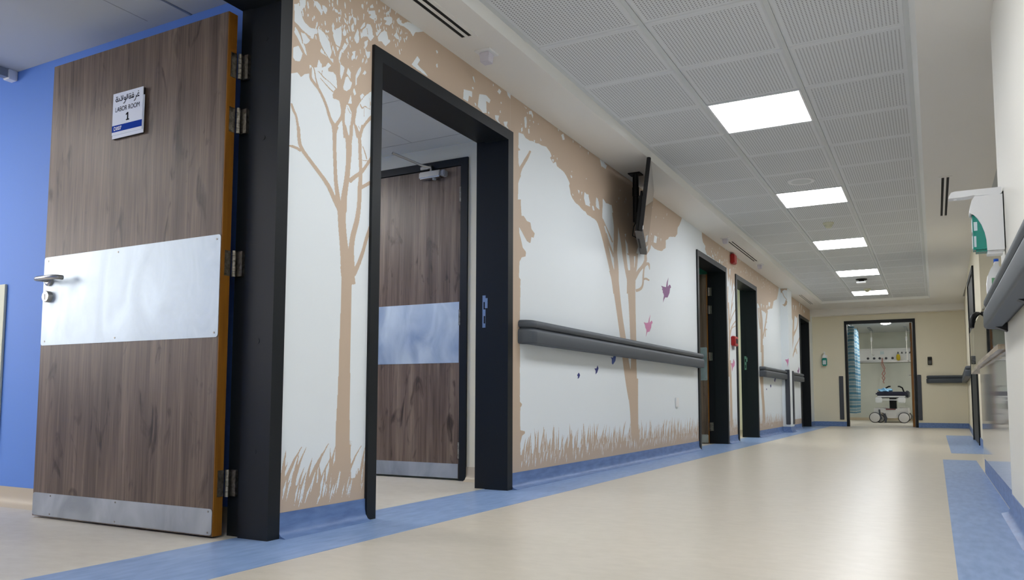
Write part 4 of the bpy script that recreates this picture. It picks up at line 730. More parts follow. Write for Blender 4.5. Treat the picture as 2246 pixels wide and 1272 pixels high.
# ------------------------------------------------------------------ doors
def frame_left(n, y0, y1, label):
    """black rebated steel frame in the left wall; returns its root"""
    root = thing('door_%d' % n, label, 'door', (XW, (y0+y1)/2, 0), kind='structure')
    a, b = y0+FW, y1-FW; zi = ZD-FW
    MB().prism([(XF,y0),(XF,a),(-2.36,a),(-2.36,a-.02),(XB,a-.02),(XB,y0)], 'z', 0, ZD).build('jamb', 'frame_black', root)
    MB().prism([(XF,y1),(XF,b),(-2.36,b),(-2.36,b+.02),(XB,b+.02),(XB,y1)], 'z', 0, ZD).build('jamb', 'frame_black', root)
    MB().box(-2.36,XF,a,b,zi,ZD).box(XB,-2.36,a-.02,b+.02,zi+.02,ZD).build('header', 'frame_black', root)
    for z in (.33,.75,1.55,1.95):
        MB().cyl((-2.285,b,z),(-2.285,b-.0012,z),.011,n=14).build('screw_cap', 'frame_black', root)
    return root
def hinge(mb_parent, xk, yk, zc, leaf_x, leaf_y0, leaf_y1, jy):
    h = MB().box(leaf_x, leaf_x+.002, leaf_y0+.016, leaf_y1+.006, zc-.05, zc+.05)
    h.box(xk, xk+.031, jy-.014, jy, zc-.05, zc+.05)
    for k in range(5): h.cyl((xk,yk,zc-.052+k*.0209),(xk,yk,zc-.052+k*.0209+.0195),.0075,n=12)
    for k in range(-1,2): h.cyl((leaf_x+.002,leaf_y0+.028,zc+k*.034),(leaf_x+.0032,leaf_y0+.028,zc+k*.034),.004,n=8); h.cyl((xk+.020,jy-.014,zc+k*.034),(xk+.020,jy-.0152,zc+k*.034),.004,n=8)
    return h.build('hinge', 'hinge_steel', mb_parent)
def door_leaf(root, jy, w=1.145, zt=2.072, lever=True):
    """leaf standing open at 90 degrees into the room, hinged at the far jamb (jy: rebate face of that jamb)"""
    x1 = -2.43; x0 = x1-w; y1 = jy-.033; y0 = y1-.045
    lf = MB().box(x0, x1-.004, y0, y1, .008, zt).build('leaf', 'wood_laminate', root)
    MB().box(x1-.004, x1, y0+.0008, y1-.0008, .008, zt).build('edge_band', 'edge_orange', lf)
    def pl(xa, xb, za, zb, m, nm):
        r = .012; q = []
        for cx, cz, a0 in ((xb-r,zb-r,0),(xa+r,zb-r,90),(xa+r,za+r,180),(xb-r,za+r,270)):
            q += [(cx+r*math.cos(math.radians(a0+k*30)), cz+r*math.sin(math.radians(a0+k*30))) for k in range(4)]
        return MB().prism(q, 'y', y0-.002, y0).build(nm, m, lf)
    pl(x0+.002, x1-.004, .767, 1.17, 'push_plate', 'push_plate'); pl(x0+.002, x1-.004, .012, .111, 'kick_plate', 'kick_plate')
    sc = MB()
    for x in (x0+.03, (x0+x1)/2-.05, x1-.025):
        for z in (.785,1.152): sc.cyl((x,y0-.002,z),(x,y0-.0032,z),.004,n=8)
    for x in (x0+.13, (x0+x1)/2, x1-.025):
        for z in (.022,.101): sc.cyl((x,y0-.002,z),(x,y0-.0032,z),.004,n=8)
    sc.build('screw', 'hinge_steel', lf)
    if lever:
        hx, hz = x0+.046, 1.062
        h = MB().lathe((hx,y0-.002,hz), [(.026,0),(.026,-.008),(.022,-.011),(.010,-.012),(.010,-.05)], 'y', 20)
        h.tube([(hx,y0-.045,hz),(hx,y0-.062,hz),(hx+.018,y0-.068,hz),(hx+.07,y0-.066,hz),(hx+.125,y0-.062,hz),(hx+.140,y0-.050,hz),(hx+.141,y0-.030,hz)], .0105, 12)
        h.build('lever_handle', 'steel', lf, smooth=True)
        MB().lathe((hx+.004,y0-.002,hz-.075), [(.026,0),(.026,-.016),(.023,-.02),(.0005,-.02)], 'y', 20).build('lock_cylinder', 'steel', lf, smooth=True)
        MB().box(hx+.001,hx+.006,y0-.0225,y0-.0215,hz-.09,hz-.064).build('keyhole', 'dark_slot', lf)
    for zc in (1.86,1.637,1.06,.205): hinge(lf, x1+.012, jy-.026, zc, x1, y0, y1-.006, jy)
    return lf, x0, x1, y0
d1 = frame_left(1, *DOORS[0], 'black door frame with wooden leaf open into the labor room')
leaf1, lx0, lx1, ly0 = door_leaf(d1, DOORS[0][1]-FW+.02)
d2 = frame_left(2, *DOORS[1], 'black frame of the open second doorway with no leaf in view')
d3 = frame_left(3, *DOORS[2], 'black door frame with wooden leaf open, after the long handrail')
door_leaf(d3, DOORS[2][1]-FW+.02, lever=False)
d4 = frame_left(4, *DOORS[3], 'black frame of the open doorway after the red call point')
d5 = frame_left(5, *DOORS[4], 'black frame of the last dark doorway on the left')
for d, (ya, yb) in ((d2, DOORS[1]), (d4, DOORS[3])):
    b = yb-FW
    s_ = MB().box(-2.392,-2.364,b+.0185,b+.02,.96,1.155).build('strike_plate', 'steel', d)
    MB().box(-2.385,-2.371,b+.018,b+.0186,1.07,1.115).build('strike_slot', 'dark_slot', s_); MB().box(-2.383,-2.373,b+.018,b+.0186,.985,1.03).build('strike_slot', 'dark_slot', s_)
    MB().box(-2.364,-2.346,b-.001,b+.019,1.075,1.135).build('strike_lip', 'steel', d)
# inner door in the second room
y6 = 4.427
d6 = thing('door_6', 'closed wooden door with black frame inside the second room', 'door', (-3.35,y6,0), kind='structure')
xr, xl = -2.703, -4.00
MB().box(xr-.053,xr,y6-.015,y6+.10,0,ZD).build('jamb','frame_black',d6); MB().box(xl,xl+.053,y6-.015,y6+.10,0,ZD).build('jamb','frame_black',d6); MB().box(xl+.053,xr-.053,y6-.015,y6+.10,2.10,ZD).build('header','frame_black',d6)
lf6 = MB().box(xl+.057,xr-.057,y6-.005,y6+.04,.012,2.096).build('leaf','wood_laminate',d6)
MB().box(xl+.07,xr-.063,y6-.007,y6-.005,.77,1.175).build('push_plate','push_plate',lf6); MB().box(xl+.07,xr-.063,y6-.007,y6-.005,.014,.108).build('kick_plate','kick_plate',lf6)
for zc in (1.90,1.07,.196): MB().cyl((xr-.056,y6-.012,zc-.052),(xr-.056,y6-.012,zc+.052),.007,n=10).build('hinge','hinge_steel',lf6)
cl6 = MB().box(-3.07,-2.895,y6-.06,y6-.006,2.03,2.078,.008).build('door_closer','steel',lf6)
MB().box(-2.895,-2.862,y6-.055,y6-.006,2.034,2.074,.006).build('closer_end_cap','grey_plastic',lf6); MB().cyl((-2.955,y6-.035,2.03),(-2.955,y6-.035,2.018),.014,n=14).build('closer_valve','grey_plastic',lf6)
a6 = MB().tube([(-2.985,y6-.035,2.078),(-2.985,y6-.035,2.105),(-3.03,y6-.07,2.118),(-3.10,y6-.20,2.15),(-3.135,y6-.27,2.165)],.009,8)
a6.tube([(-3.135,y6-.27,2.165),(-3.08,y6-.15,2.145),(-3.03,y6-.02,2.115)],.006,8); a6.box(-3.075,-2.985,y6-.03,y6-.014,2.103,2.123); a6.build('closer_arm','steel',lf6)
# end door
d7 = thing('door_7', 'black frame of the open treatment room door in the end wall', 'door', (-.95,YE,0), kind='structure')
xl, xr = -1.601, -.300
MB().box(xl,xl+.05,YE-.015,YE+.115,0,ZD).build('jamb','frame_black',d7); MB().box(xr-.05,xr,YE-.015,YE+.115,0,ZD).build('jamb','frame_black',d7); MB().box(xl+.05,xr-.05,YE-.015,YE+.115,2.088,ZD).build('header','frame_black',d7)
lf7 = MB().box(-.405,-.36,YE+.12,YE+1.25,.01,2.08).build('leaf','wood_laminate',d7)
MB().box(-.4005,-.3645,YE+.1185,YE+.12,.01,2.08).build('edge_band','edge_orange',lf7)
for zc in (1.9,1.65,.2): MB().cyl((-.40,YE+.112,zc-.05),(-.40,YE+.112,zc+.05),.009,n=10).build('hinge','hinge_steel',lf7)
MB().tube([(-.405,YE+1.15,1.06),(-.46,YE+1.15,1.06),(-.465,YE+1.03,1.06)],.011,8).build('lever_handle','steel',lf7)
# door in the far right wall
d8 = thing('door_8', 'black door frame in the far right wall', 'door', (.46,11.67,0), kind='structure')
MB().box(.440,.56,10.88,10.945,0,ZD).build('jamb','frame_black',d8); MB().box(.440,.56,12.43,12.495,0,ZD).build('jamb','frame_black',d8); MB().box(.440,.56,10.945,12.43,2.085,ZD).build('header','frame_black',d8)
MB().box(.452,.50,10.945,12.43,.01,2.085).build('leaf','frame_black',d8)
# ------------------------------------------------------------------ room sign on the open door
sx0, sx1, sz0, sz1 = -3.112, -2.908, 1.650, 1.849; sy = ly0
sign = thing('room_sign', 'white and blue labor room sign with Arabic lettering on the open door', 'sign', (-3.01, sy, sz0))
MB().box(sx0, sx1-.012, sy-.010, sy, sz0+.0, sz1).build('backing', 'dark_slot', sign)
MB().box(sx0, sx1, sy-.0125, sy-.010, sz0, sz1-.035).build('holder', 'sign_white', sign)
MB().box(sx0+.002, sx1-.006, sy-.016, sy-.0125, sz0+.014, sz1).build('face', 'sign_white', sign)
MB().box(sx0+.002, sx1-.006, sy-.0165, sy-.0158, sz0+.027, sz0+.056).build('blue_band', 'sign_blue', sign)
def text(body, size, cx, z, m, nm, align='CENTER', fit=None, bold=0.):
    cu = bpy.data.curves.new('t', 'FONT'); cu.body = body; cu.size = size; cu.align_x = align; cu.offset = bold
    to = bpy.data.objects.new('t', cu); COL.objects.link(to); dg = bpy.context.evaluated_depsgraph_get(); me = bpy.data.meshes.new_from_object(to.evaluated_get(dg))
    wd_ = max(v.co.x for v in me.vertices)-min(v.co.x for v in me.vertices); wx = fit/wd_ if fit else 1.0
    mb = MB(); mb.add([(cx+v.co.x*wx, sy-.0168, z+v.co.y) for v in me.vertices], [tuple(p.vertices) for p in me.polygons])
    bpy.data.objects.remove(to); bpy.data.curves.remove(cu); bpy.data.meshes.remove(me)
    if mb.v:
        mb.build(nm, m, sign)
text('LABOR ROOM', .030, -3.012, sz1-.084, 'ink_dark', 'lettering', fit=.158)
MB().box(-3.0115,-3.0045,sy-.0168,sy-.0162,sz1-.130,sz1-.096).box(-3.018,-2.998,sy-.0168,sy-.0162,sz1-.1305,sz1-.1255).prism([(-3.0115,sz1-.096),(-3.0115,sz1-.104),(-3.020,sz1-.108),(-3.020,sz1-.102)],'y',sy-.0168,sy-.0162).build('room_number','ink_dark',sign)
text('D007', .023, sx0+.014, sz0+.0335, 'ink_white', 'room_code', 'LEFT', bold=.0005)
# Arabic line drawn as pen strokes (right to left: ghayn ra fa teh-marbuta / alef lam waw lam-alef dal teh-marbuta)
def pen(strokes, dots, cx, cz, s, wdt=.0036):
    mb = MB(); y = sy-.0168
    for st in strokes:
        pts = []
        n = len(st)
        for i in range(n-1):
            p0, p1, p2, p3 = st[max(i-1,0)], st[i], st[i+1], st[min(i+2,n-1)]
            for k in range(5):
                t = k/5; pts.append(tuple(.5*(2*p1[j]+(p2[j]-p0[j])*t+(2*p0[j]-5*p1[j]+4*p2[j]-p3[j])*t*t+(3*p1[j]-p0[j]-3*p2[j]+p3[j])*t**3) for j in (0,1)))
        pts.append(st[-1])
        L, R = [], []
        for i, p in enumerate(pts):
            a, b = pts[max(i-1,0)], pts[min(i+1,len(pts)-1)]; dx, dz = b[0]-a[0], b[1]-a[1]; d = math.hypot(dx,dz) or 1
            nx, nz = -dz/d*wdt/2/s, dx/d*wdt/2/s; L.append((p[0]+nx,p[1]+nz)); R.append((p[0]-nx,p[1]-nz))
        for i in range(len(pts)-1):
            q = [L[i],L[i+1],R[i+1],R[i]]; mb.add([(cx+a*s, y, cz+b*s) for a, b in q], [(0,1,2,3)])
    for a, b in dots:
        mb.add([(cx+(a+.55*math.cos(k*math.pi/4))*s, y, cz+(b+.55*math.sin(k*math.pi/4))*s) for k in range(8)], [tuple(range(8))])
    return mb
def circ(cx, cz, r, a0=0, a1=360, n=9): return [(cx+r*math.cos(math.radians(a0+(a1-a0)*k/(n-1))), cz+r*math.sin(math.radians(a0+(a1-a0)*k/(n-1)))) for k in range(n)]
ar = [ # x grows to the right; unit ~ 1/24 of the line
 [(25.2,4.2),(23.6,4.8),(22.8,3.6),(24,2.4),(25.6,2.0)], [(25.6,2.0),(22,2.0),(21.2,2.0)],            # ghayn initial
 [(21.2,2.0),(20.8,3.6)], [(20.8,2.4),(20.4,.2),(19.0,-1.2),(18.0,-1.2)],                               # ra
 circ(16.4,3.6,1.2), [(17.6,3.4),(17.2,2.0),(13.6,2.0)],                                                 # fa
 circ(12.4,2.9,1.3), [(13.6,2.0),(13.2,4.4)],                                                              # teh marbuta
 [(9.4,2.0),(9.4,6.6)],                                                                                   # alef
 [(7.9,6.6),(7.9,2.6),(7.4,2.0),(6.2,2.0)], circ(5.2,3.0,1.15), [(6.3,3.0),(6.0,.6),(4.2,-1.2),(3.2,-1.0)],       # lam, waw
 [(2.2,6.6),(2.0,3.0),(.6,2.0),(-.8,2.0),(-1.2,2.4)], [(-.4,6.6),(1.6,2.4)],                                # lam-alef
 [(-3.2,4.6),(-2.2,3.0),(-2.4,2.0),(-4.6,2.0)],                                                            # dal
 circ(-6.2,3.0,1.35), [(-5.0,3.8),(-5.6,4.6)]]                                                             # teh marbuta
pen(ar, [(24,6.6),(16.4,6.2),(11.7,6.0),(13.1,6.0),(-6.9,6.0),(-5.5,6.0)], -3.012-.0047*9.2, sz1-.046, .0047).build('arabic_lettering', 'ink_dark', sign)

# ------------------------------------------------------------------ lights
def panel_light(x0, x1, y0, y1, z, m, label, group=None):
    t = thing('ceiling_light', label, 'light', ((x0+x1)/2,(y0+y1)/2,z), group)
    f = MB(); e = .012
    f.box(x0,x1,y0,y0+e,z-.006,z+.008).box(x0,x1,y1-e,y1,z-.006,z+.008).box(x0,x0+e,y0+e,y1-e,z-.006,z+.008).box(x1-e,x1,y0+e,y1-e,z-.006,z+.008); f.build('frame','white_plastic',t)
    MB().box(x0+e,x1-e,y0+e,y1-e,z-.003,z+.004).build('diffuser', m, t); return t
names = {-4:'ceiling panel light overhead just ahead of the viewpoint',-8:'ceiling panel light straight over the viewpoint',-12:'ceiling panel light behind the viewpoint',0:'bright square ceiling panel light nearest the camera', 4:'square ceiling panel light just beyond the round speaker', 8:'square ceiling panel light beyond the smoke detector', 12:'fourth square ceiling panel light, before the dark detector', 16:'farthest square ceiling panel light near the end wall'}
for r in LIGHT_ROWS:
    panel_light(-1.238, -.662, Y0T+PY*r+.006, Y0T+PY*(r+1)-.006, ZT-.002, 'led_corridor', names[r], 'corridor panel lights')
panel_light(-5.1,-4.5,.6,1.2,2.229,'led_room1','unseen ceiling panel light added to light the blue labor room'); panel_light(-4.6,-4.0,3.0,3.6,2.246,'led_room2','unseen ceiling panel light added to light the second room')  # out-of-view panels, put in so the first two rooms are lit
panel_light(-4.6,-4.0,8.6,9.2,2.229,'led_room3','unseen ceiling panel light added to light the teal room'); panel_light(-4.0,-3.4,10.7,11.3,2.244,'led_room4','unseen ceiling panel light added to light the fourth room')  # likewise unseen, added to light the teal and fourth rooms
panel_light(1.5,2.1,6.6,7.2,ZC-.006,'led_station','unseen ceiling panel light added to light the nurse station')  # added out of view to light the station interior dimly
panel_light(.3,.9,20.3,20.9,2.333,'led_treatment_fill','added ceiling fill light hidden right of the treatment room door'); panel_light(-2.9,-2.3,20.3,20.9,2.333,'led_treatment_fill','added ceiling fill light hidden behind the patterned curtain')  # added fill lamps, out of view, brighten the room beside the round light
t = thing('round_ceiling_light', 'round glowing ceiling light in the treatment room', 'light', (-.95,20.1,2.34))
MB().lathe((-.95,20.1,2.34), [(.125,0),(.125,-.02),(.115,-.03),(.105,-.032)], n=28).build('rim','white_plastic',t,smooth=True); MB().lathe((-.95,20.1,2.31), [(.104,0),(.10,-.012),(.06,-.024),(.002,-.028)], n=28).build('diffuser','led_end',t,smooth=True)

# ------------------------------------------------------------------ linear diffusers in the plaster margins
def vent(x0, x1, y0, y1, label):
    t = thing('linear_diffuser', label, 'air vent', ((x0+x1)/2,(y0+y1)/2,ZC), 'slot diffusers in the ceiling margins')
    b = .022; m = (x0+x1)/2; g = .0085
    fr = MB().box(x0-b,x0,y0-b,y1+b,ZC-.004,ZC+.0).box(x1,x1+b,y0-b,y1+b,ZC-.004,ZC).box(x0,x1,y0-b,y0,ZC-.004,ZC).box(x0,x1,y1,y1+b,ZC-.004,ZC)
    fr.build('frame','soffit',t); MB().box(m-g,m+g,y0,y1,ZC-.004,ZC).build('bar','soffit',t)
    MB().box(x0,m-g,y0,y1,ZC-.0012,ZC-.0002).build('slot','dark_slot',t); MB().box(m+g,x1,y0,y1,ZC-.0012,ZC-.0002).build('slot','dark_slot',t)
vent(-2.084,-2.024,1.85,3.336,'two-slot air diffuser in the left ceiling margin nearest the camera'); vent(-2.084,-2.032,9.27,10.76,'two-slot air diffuser above the red alarm sounder'); vent(-2.066,-2.022,14.60,16.14,'two-slot air diffuser at the far end of the left margin'); vent(.111,.168,7.385,8.935,'two-slot air diffuser in the right ceiling margin')
# ------------------------------------------------------------------ small square ceiling devices
def device(x, y, label):
    t = thing('emergency_light', label, 'ceiling light', (x,y,ZC), 'square ceiling devices along the left margin')
    MB().box(x-.047,x+.047,y-.05,y+.05,ZC-.010,ZC,.002).build('base','white_plastic',t)
    bm = bmesh.new(); a, b = .030, .025
    v = [bm.verts.new((x+sx*a,y+sy_*a,ZC-.010)) for sx, sy_ in ((-1,-1),(1,-1),(1,1),(-1,1))]+[bm.verts.new((x+sx*b,y+sy_*b,ZC-.062)) for sx, sy_ in ((-1,-1),(1,-1),(1,1),(-1,1))]
    for f in ((0,1,2,3),(7,6,5,4),(0,4,5,1),(1,5,6,2),(2,6,7,3),(3,7,4,0)): bm.faces.new([v[i] for i in f])
    bmesh.ops.bevel(bm, geom=list(bm.edges), offset=.003, segments=2, affect='EDGES')
    MB().bm(bm).build('lens','lilac_plastic',t)
device(-2.058,3.545,'small square ceiling device nearest the camera'); device(-2.07,9.07,'small square ceiling device before the middle air diffuser'); device(-2.06,11.05,'small square ceiling device beyond the middle air diffuser')
# ceiling speaker, detectors
zt_ = ZT-.004
t = thing('ceiling_speaker', 'round white ceiling speaker before the second panel light', 'speaker', (-.96,7.1,zt_))
MB().lathe((-.96,7.1,zt_), [(.112,0),(.112,-.006),(.104,-.010),(.096,-.008)], n=32).build('rim','white_plastic',t,smooth=True); MB().lathe((-.96,7.1,zt_-.006), [(.096,0),(.07,-.004),(.03,-.006),(.001,-.007)], n=32).build('grille','tbar',t,smooth=True)
def detector(x, y, label, nm='smoke_detector'):
    t = thing(nm, label, 'detector', (x,y,zt_), 'ceiling detectors')
    MB().lathe((x,y,zt_), [(.055,0),(.055,-.012),(.05,-.02),(.045,-.022)], n=24).build('base','cream_panel',t,smooth=True); MB().lathe((x,y,zt_-.022), [(.042,0),(.038,-.018),(.024,-.032),(.002,-.036)], n=24).build('dome','cream_panel',t,smooth=True)
detector(-.944,8.945,'cream smoke detector between the second and third panel lights'); detector(-.957,14.62,'smoke detector right before the last panel light')
t = thing('motion_detector', 'small ceiling fitting with dark neck and white plate beyond the fourth light', 'detector', (-.955,13.4,zt_))
MB().lathe((-.955,13.4,zt_), [(.085,0),(.08,-.012),(.04,-.02),(.035,-.045)], n=24).build('neck','black_plastic',t,smooth=True); MB().box(-1.025,-.885,13.32,13.48,zt_-.068,zt_-.045,.004).build('plate','white_plastic',t)

# ------------------------------------------------------------------ television on its ceiling mount
tvx, tvy, tvz, hd, ti = -2.002, 6.09, 2.076, .2893, .1205
TM = Matrix.Translation((tvx,tvy,tvz)) @ Matrix.Rotation(hd,4,'Z') @ Matrix.Rotation(ti,4,'Y')
tv = thing('television', 'flat black television hung from the ceiling, seen edge-on', 'television', (-2.11,6.1,ZC))
MB().box(-.03,0,-.485,.485,-.285,.285,.004).xf(TM).build('housing','black_plastic',tv)
MB().box(-.0,.0015,-.478,.478,-.270,.278).xf(TM).build('screen','tv_screen',tv)
MB().box(-.062,-.03,-.40,.40,-.27,.02,.012).xf(TM).build('rear_bulge','black_plastic',tv)
MB().box(-.058,-.001,-.483,.483,-.2885,-.284).xf(TM).build('underside','tv_underside',tv)
MB().box(-.05,-.035,-.2,.2,-.2895,-.2884).xf(TM).build('port_slot','dark_slot',tv)
MB().box(-2.165,-2.065,6.05,6.15,ZC-.008,ZC).build('ceiling_plate','black_plastic',tv)
MB().cyl((-2.115,6.10,ZC-.008),(-2.115,6.10,1.98),.024,n=16).build('mount_pole','black_plastic',tv); MB().cyl((-2.115,6.10,2.27),(-2.115,6.10,2.20),.028,n=16).build('pole_collar','black_plastic',tv)
MB().box(-2.125,-2.06,6.075,6.125,1.985,2.06,.004).build('bracket_arm','black_plastic',tv)
MB().box(-.075,-.058,-.11,.11,-.12,.12).xf(TM).build('bracket_plate','black_plastic',tv)
MB().tube([(-2.10,6.08,1.99),(-2.115,6.04,1.93),(-2.11,6.0,1.85),(-2.075,5.99,1.83)],.004,6).build('cable','black_plastic',tv); MB().tube([(-2.10,6.10,1.99),(-2.09,6.05,1.95),(-2.07,6.0,1.93)],.004,6).build('cable','black_plastic',tv)

# ------------------------------------------------------------------ handrails
RP = [(.022,.868),(.080,.868),(.087,.872),(.090,.880),(.090,.940),(.086,.952),(.074,.960),(.066,.963),(.066,.967),(.079,.970),(.086,.980),(.086,.996),(.079,1.008),(.066,1.014),(.040,1.014),(.028,1.006),(.024,.995),(.022,.970)]
def handrail(label, run, ends=(1,1), brackets=False):
    """run: maps (along, out, z) to world; label; ends: return caps at start/end"""
    f, a, b = run
    c = f((a+b)/2, 0, .868)
    t = thing('handrail', label, 'handrail', c, 'grey wall handrails')
    R = .09
    def sweep(ss, nm, m):
        vs = []; n = len(RP); fs = []
        for g in ss: vs += [f(*g(d, zz)) for d, zz in RP]
        for i in range(len(ss)-1):
            for k in range(n): fs.append((i*n+k, i*n+(k+1)%n, (i+1)*n+(k+1)%n, (i+1)*n+k))
        fs += [tuple(range(n))[::-1], tuple(range((len(ss)-1)*n, len(ss)*n))]
        return MB().add(vs, fs).build(nm, m, t, smooth=True)
    def lin_(s): return lambda d, zz: (s, d, zz)
    def arc(s, sg, th): return lambda d, zz: (s+sg*(R if d > R else d)*math.sin(th), max(d*math.cos(th), .001), zz)
    a2 = a+(R if ends[0] else 0); b2 = b-(R if ends[1] else 0)
    sweep([lin_(a2), lin_(b2)], 'rail', 'rail_grey')
    if ends[0]: sweep([arc(a2,-1,math.radians(k)) for k in (0,15,30,45,60,75,90)], 'end_cap', 'rail_grey')
    if ends[1]: sweep([arc(b2,1,math.radians(k)) for k in (0,15,30,45,60,75,90)], 'end_cap', 'rail_grey')
    vs = []
    m = MB()
    for p, q in ((a2, b2),):
        pts = [f(p,0,.885),f(q,0,.885),f(q,.024,.885),f(p,.024,.885),f(p,0,1.0),f(q,0,1.0),f(q,.024,1.0),f(p,.024,1.0)]
        m.add(pts, [(0,1,2,3),(4,5,6,7),(0,1,5,4),(1,2,6,5),(2,3,7,6),(3,0,4,7)])
    m.build('retainer','rail_dark',t)
    n = max(2, int((b2-a2)/1.1)+1)
    for k in range(n if brackets else 0):
        s = a2+.06+(b2-a2-.12)*k/(n-1)
        MB().add([f(s-.03,0,.845),f(s+.03,0,.845),f(s+.03,.05,.869),f(s-.03,.05,.869),f(s-.03,0,.90),f(s+.03,0,.90),f(s+.03,.05,.90),f(s-.03,.05,.90)], [(0,1,2,3),(4,5,6,7),(0,1,5,4),(1,2,6,5),(2,3,7,6),(3,0,4,7)]).build('bracket','rail_dark',t)
    return t
LW = lambda s, d, z: (XW+d, s, z); RW = lambda s, d, z: (XR-d, s, z)
handrail('long grey handrail on the mural wall under the television', (LW,4.222,8.36))
handrail('short grey handrail between the fourth doorway and the pilaster', (LW,11.70,13.61),(1,0))
handrail('short grey handrail between the pilaster and the last left doorway', (LW,14.01,15.60),(0,1))
handrail('large grey handrail in the foreground on the right wall', (RW,-1.5,4.39),(1,1),True)
handrail('grey handrail on the end wall under the black keypad', (lambda s,d,z:(s,YE-d,z),-.14,.54),(1,0))
handrail('grey handrail end beside the right door, seen end-on', (lambda s,d,z:(.475+(s-13.0)*.0181-d,s,z),12.62,17.3),(1,0))
# corner guards
def guard(label, *bx):
    o = MB().box(*bx,.006).build('wall_guard','guard_grey'); return tag(o, label, 'wall guard', 'grey wall guards')
guard('grey vertical guard strip on the camera side of the pilaster',-2.172,-2.098,13.606,13.619,.13,1.03)
guard('grey vertical guard strip on the corridor face of the pilaster',-2.099,-2.087,13.86,13.995,.13,1.02)
guard('grey vertical guard strip left of the treatment room door',-1.727,-1.645,YE-.022,YE-.001,.137,1.023); guard('grey vertical guard strip right of the treatment room door',-.298,-.228,YE-.022,YE-.001,.145,1.033)

# ------------------------------------------------------------------ fire devices and sockets on the left wall
t = thing('alarm_sounder','red fire alarm sounder high between the third and fourth doors','alarm',(XW,10.06,2.24))
MB().box(XW,XW+.055,9.965,10.12,2.245,2.372,.012).build('housing','red_plastic',t); MB().lathe((XW+.03,10.12,2.30),[(.028,0),(.028,.02),(.018,.034),(.002,.038)],'y',16).build('strobe','white_plastic',t,smooth=True)
t = thing('call_point','red fire alarm call point between the third and fourth doors','alarm',(XW,10.05,1.2))
MB().box(XW,XW+.05,9.94,10.13,1.205,1.325,.008).build('housing','red_plastic',t); MB().box(XW+.05,XW+.053,10.0,10.10,1.235,1.295).build('press_window','black_plastic',t); MB().box(XW,XW+.02,10.0,10.05,1.16,1.205).build('cable_entry','grey_plastic',t)
def socket(y, z, label):
    t = thing('wall_socket', label, 'socket', (XW,y,z-.045), 'wall sockets on the mural wall')
    MB().box(XW+.0023,XW+.011,y-.045,y+.045,z-.046,z+.046,.003).build('plate','white_plastic',t); MB().box(XW+.011,XW+.013,y-.024,y+.024,z-.026,z+.026).build('insert','white_plastic',t)
socket(7.545,.505,'white wall socket low on the mural wall left of the third door'); socket(14.75,.42,'white wall socket beyond the pilaster')

# ------------------------------------------------------------------ near soap dispenser
yd0, yd1 = 4.10, 4.20
t = thing('soap_dispenser','white elbow-lever sanitizer dispenser with teal bottle on right wall','dispenser',(XR,4.15,1.19))
hs = [(.298,1.457),(.190,1.457),(.178,1.44),(.170,1.41),(.168,1.382),(.182,1.374),(.197,1.355),(.212,1.325),(.223,1.29),(.229,1.255),(.231,1.205),(.298,1.205)]
MB().prism(hs,'y',yd0,yd0+.008).prism(hs,'y',yd1-.008,yd1).prism([(.298,1.457),(.190,1.457),(.178,1.44),(.170,1.41),(.168,1.382),(.176,1.382),(.180,1.41),(.188,1.435),(.196,1.447),(.298,1.447)],'y',yd0+.008,yd1-.008).box(.27,.298,yd0+.008,yd1-.008,1.205,1.447).build('housing','white_plastic',t)
bt = MB().box(.178,.262,yd0+.0085,yd1-.0085,1.204,1.385,.010).build('bottle','teal_liquid',t,smooth=True)
MB().box(.1765,.178,yd0+.022,yd1-.022,1.225,1.36).build('bottle_label','pale_label',bt); MB().box(.176,.1766,yd0+.03,yd1-.03,1.285,1.30).build('label_band','ink_dark',bt)
MB().box(.182,.196,yd0+.0078,yd0+.0086,1.30,1.34).build('bottle_label','pale_label',bt); MB().box(.181,.190,yd0+.0078,yd0+.0086,1.225,1.275).build('bottle_label','pale_label',bt)
MB().prism([(.086,1.463),(.089,1.474),(.098,1.489),(.112,1.493),(.296,1.493),(.296,1.466),(.288,1.460),(.225,1.463),(.196,1.463),(.19,1.467),(.15,1.463)],'y',4.118,4.182).build('lever','white_plastic',t)
MB().cyl((.114,4.15,1.463),(.114,4.15,1.457),.007,n=12).build('nozzle','white_plastic',t); MB().box(.298,XR,yd0+.006,yd1-.006,1.215,1.47).build('back_plate','black_plastic',t); MB().box(.232,.292,yd0+.012,yd1-.012,1.190,1.205).build('drip_tray','white_plastic',t)
# bottle resting on the handrail
t = thing('plastic_bottle','white plastic bottle with blue cap below the sanitizer dispenser','bottle',(.262,4.33,1.014))
MB().prism([(.292,1.0145),(.292,1.150),(.285,1.165),(.285,1.182),(.268,1.182),(.266,1.170),(.252,1.150),(.240,1.120),(.234,1.085),(.234,1.05),(.238,1.0145)],'y',4.30,4.36).build('body','white_plastic',t,smooth=True)
MB().cyl((.2765,4.33,1.182),(.2765,4.33,1.198),.0105,n=16).build('cap','blue_cap',t); MB().box(.254,.289,4.2985,4.30,1.04,1.105).build('label','green_label',t)

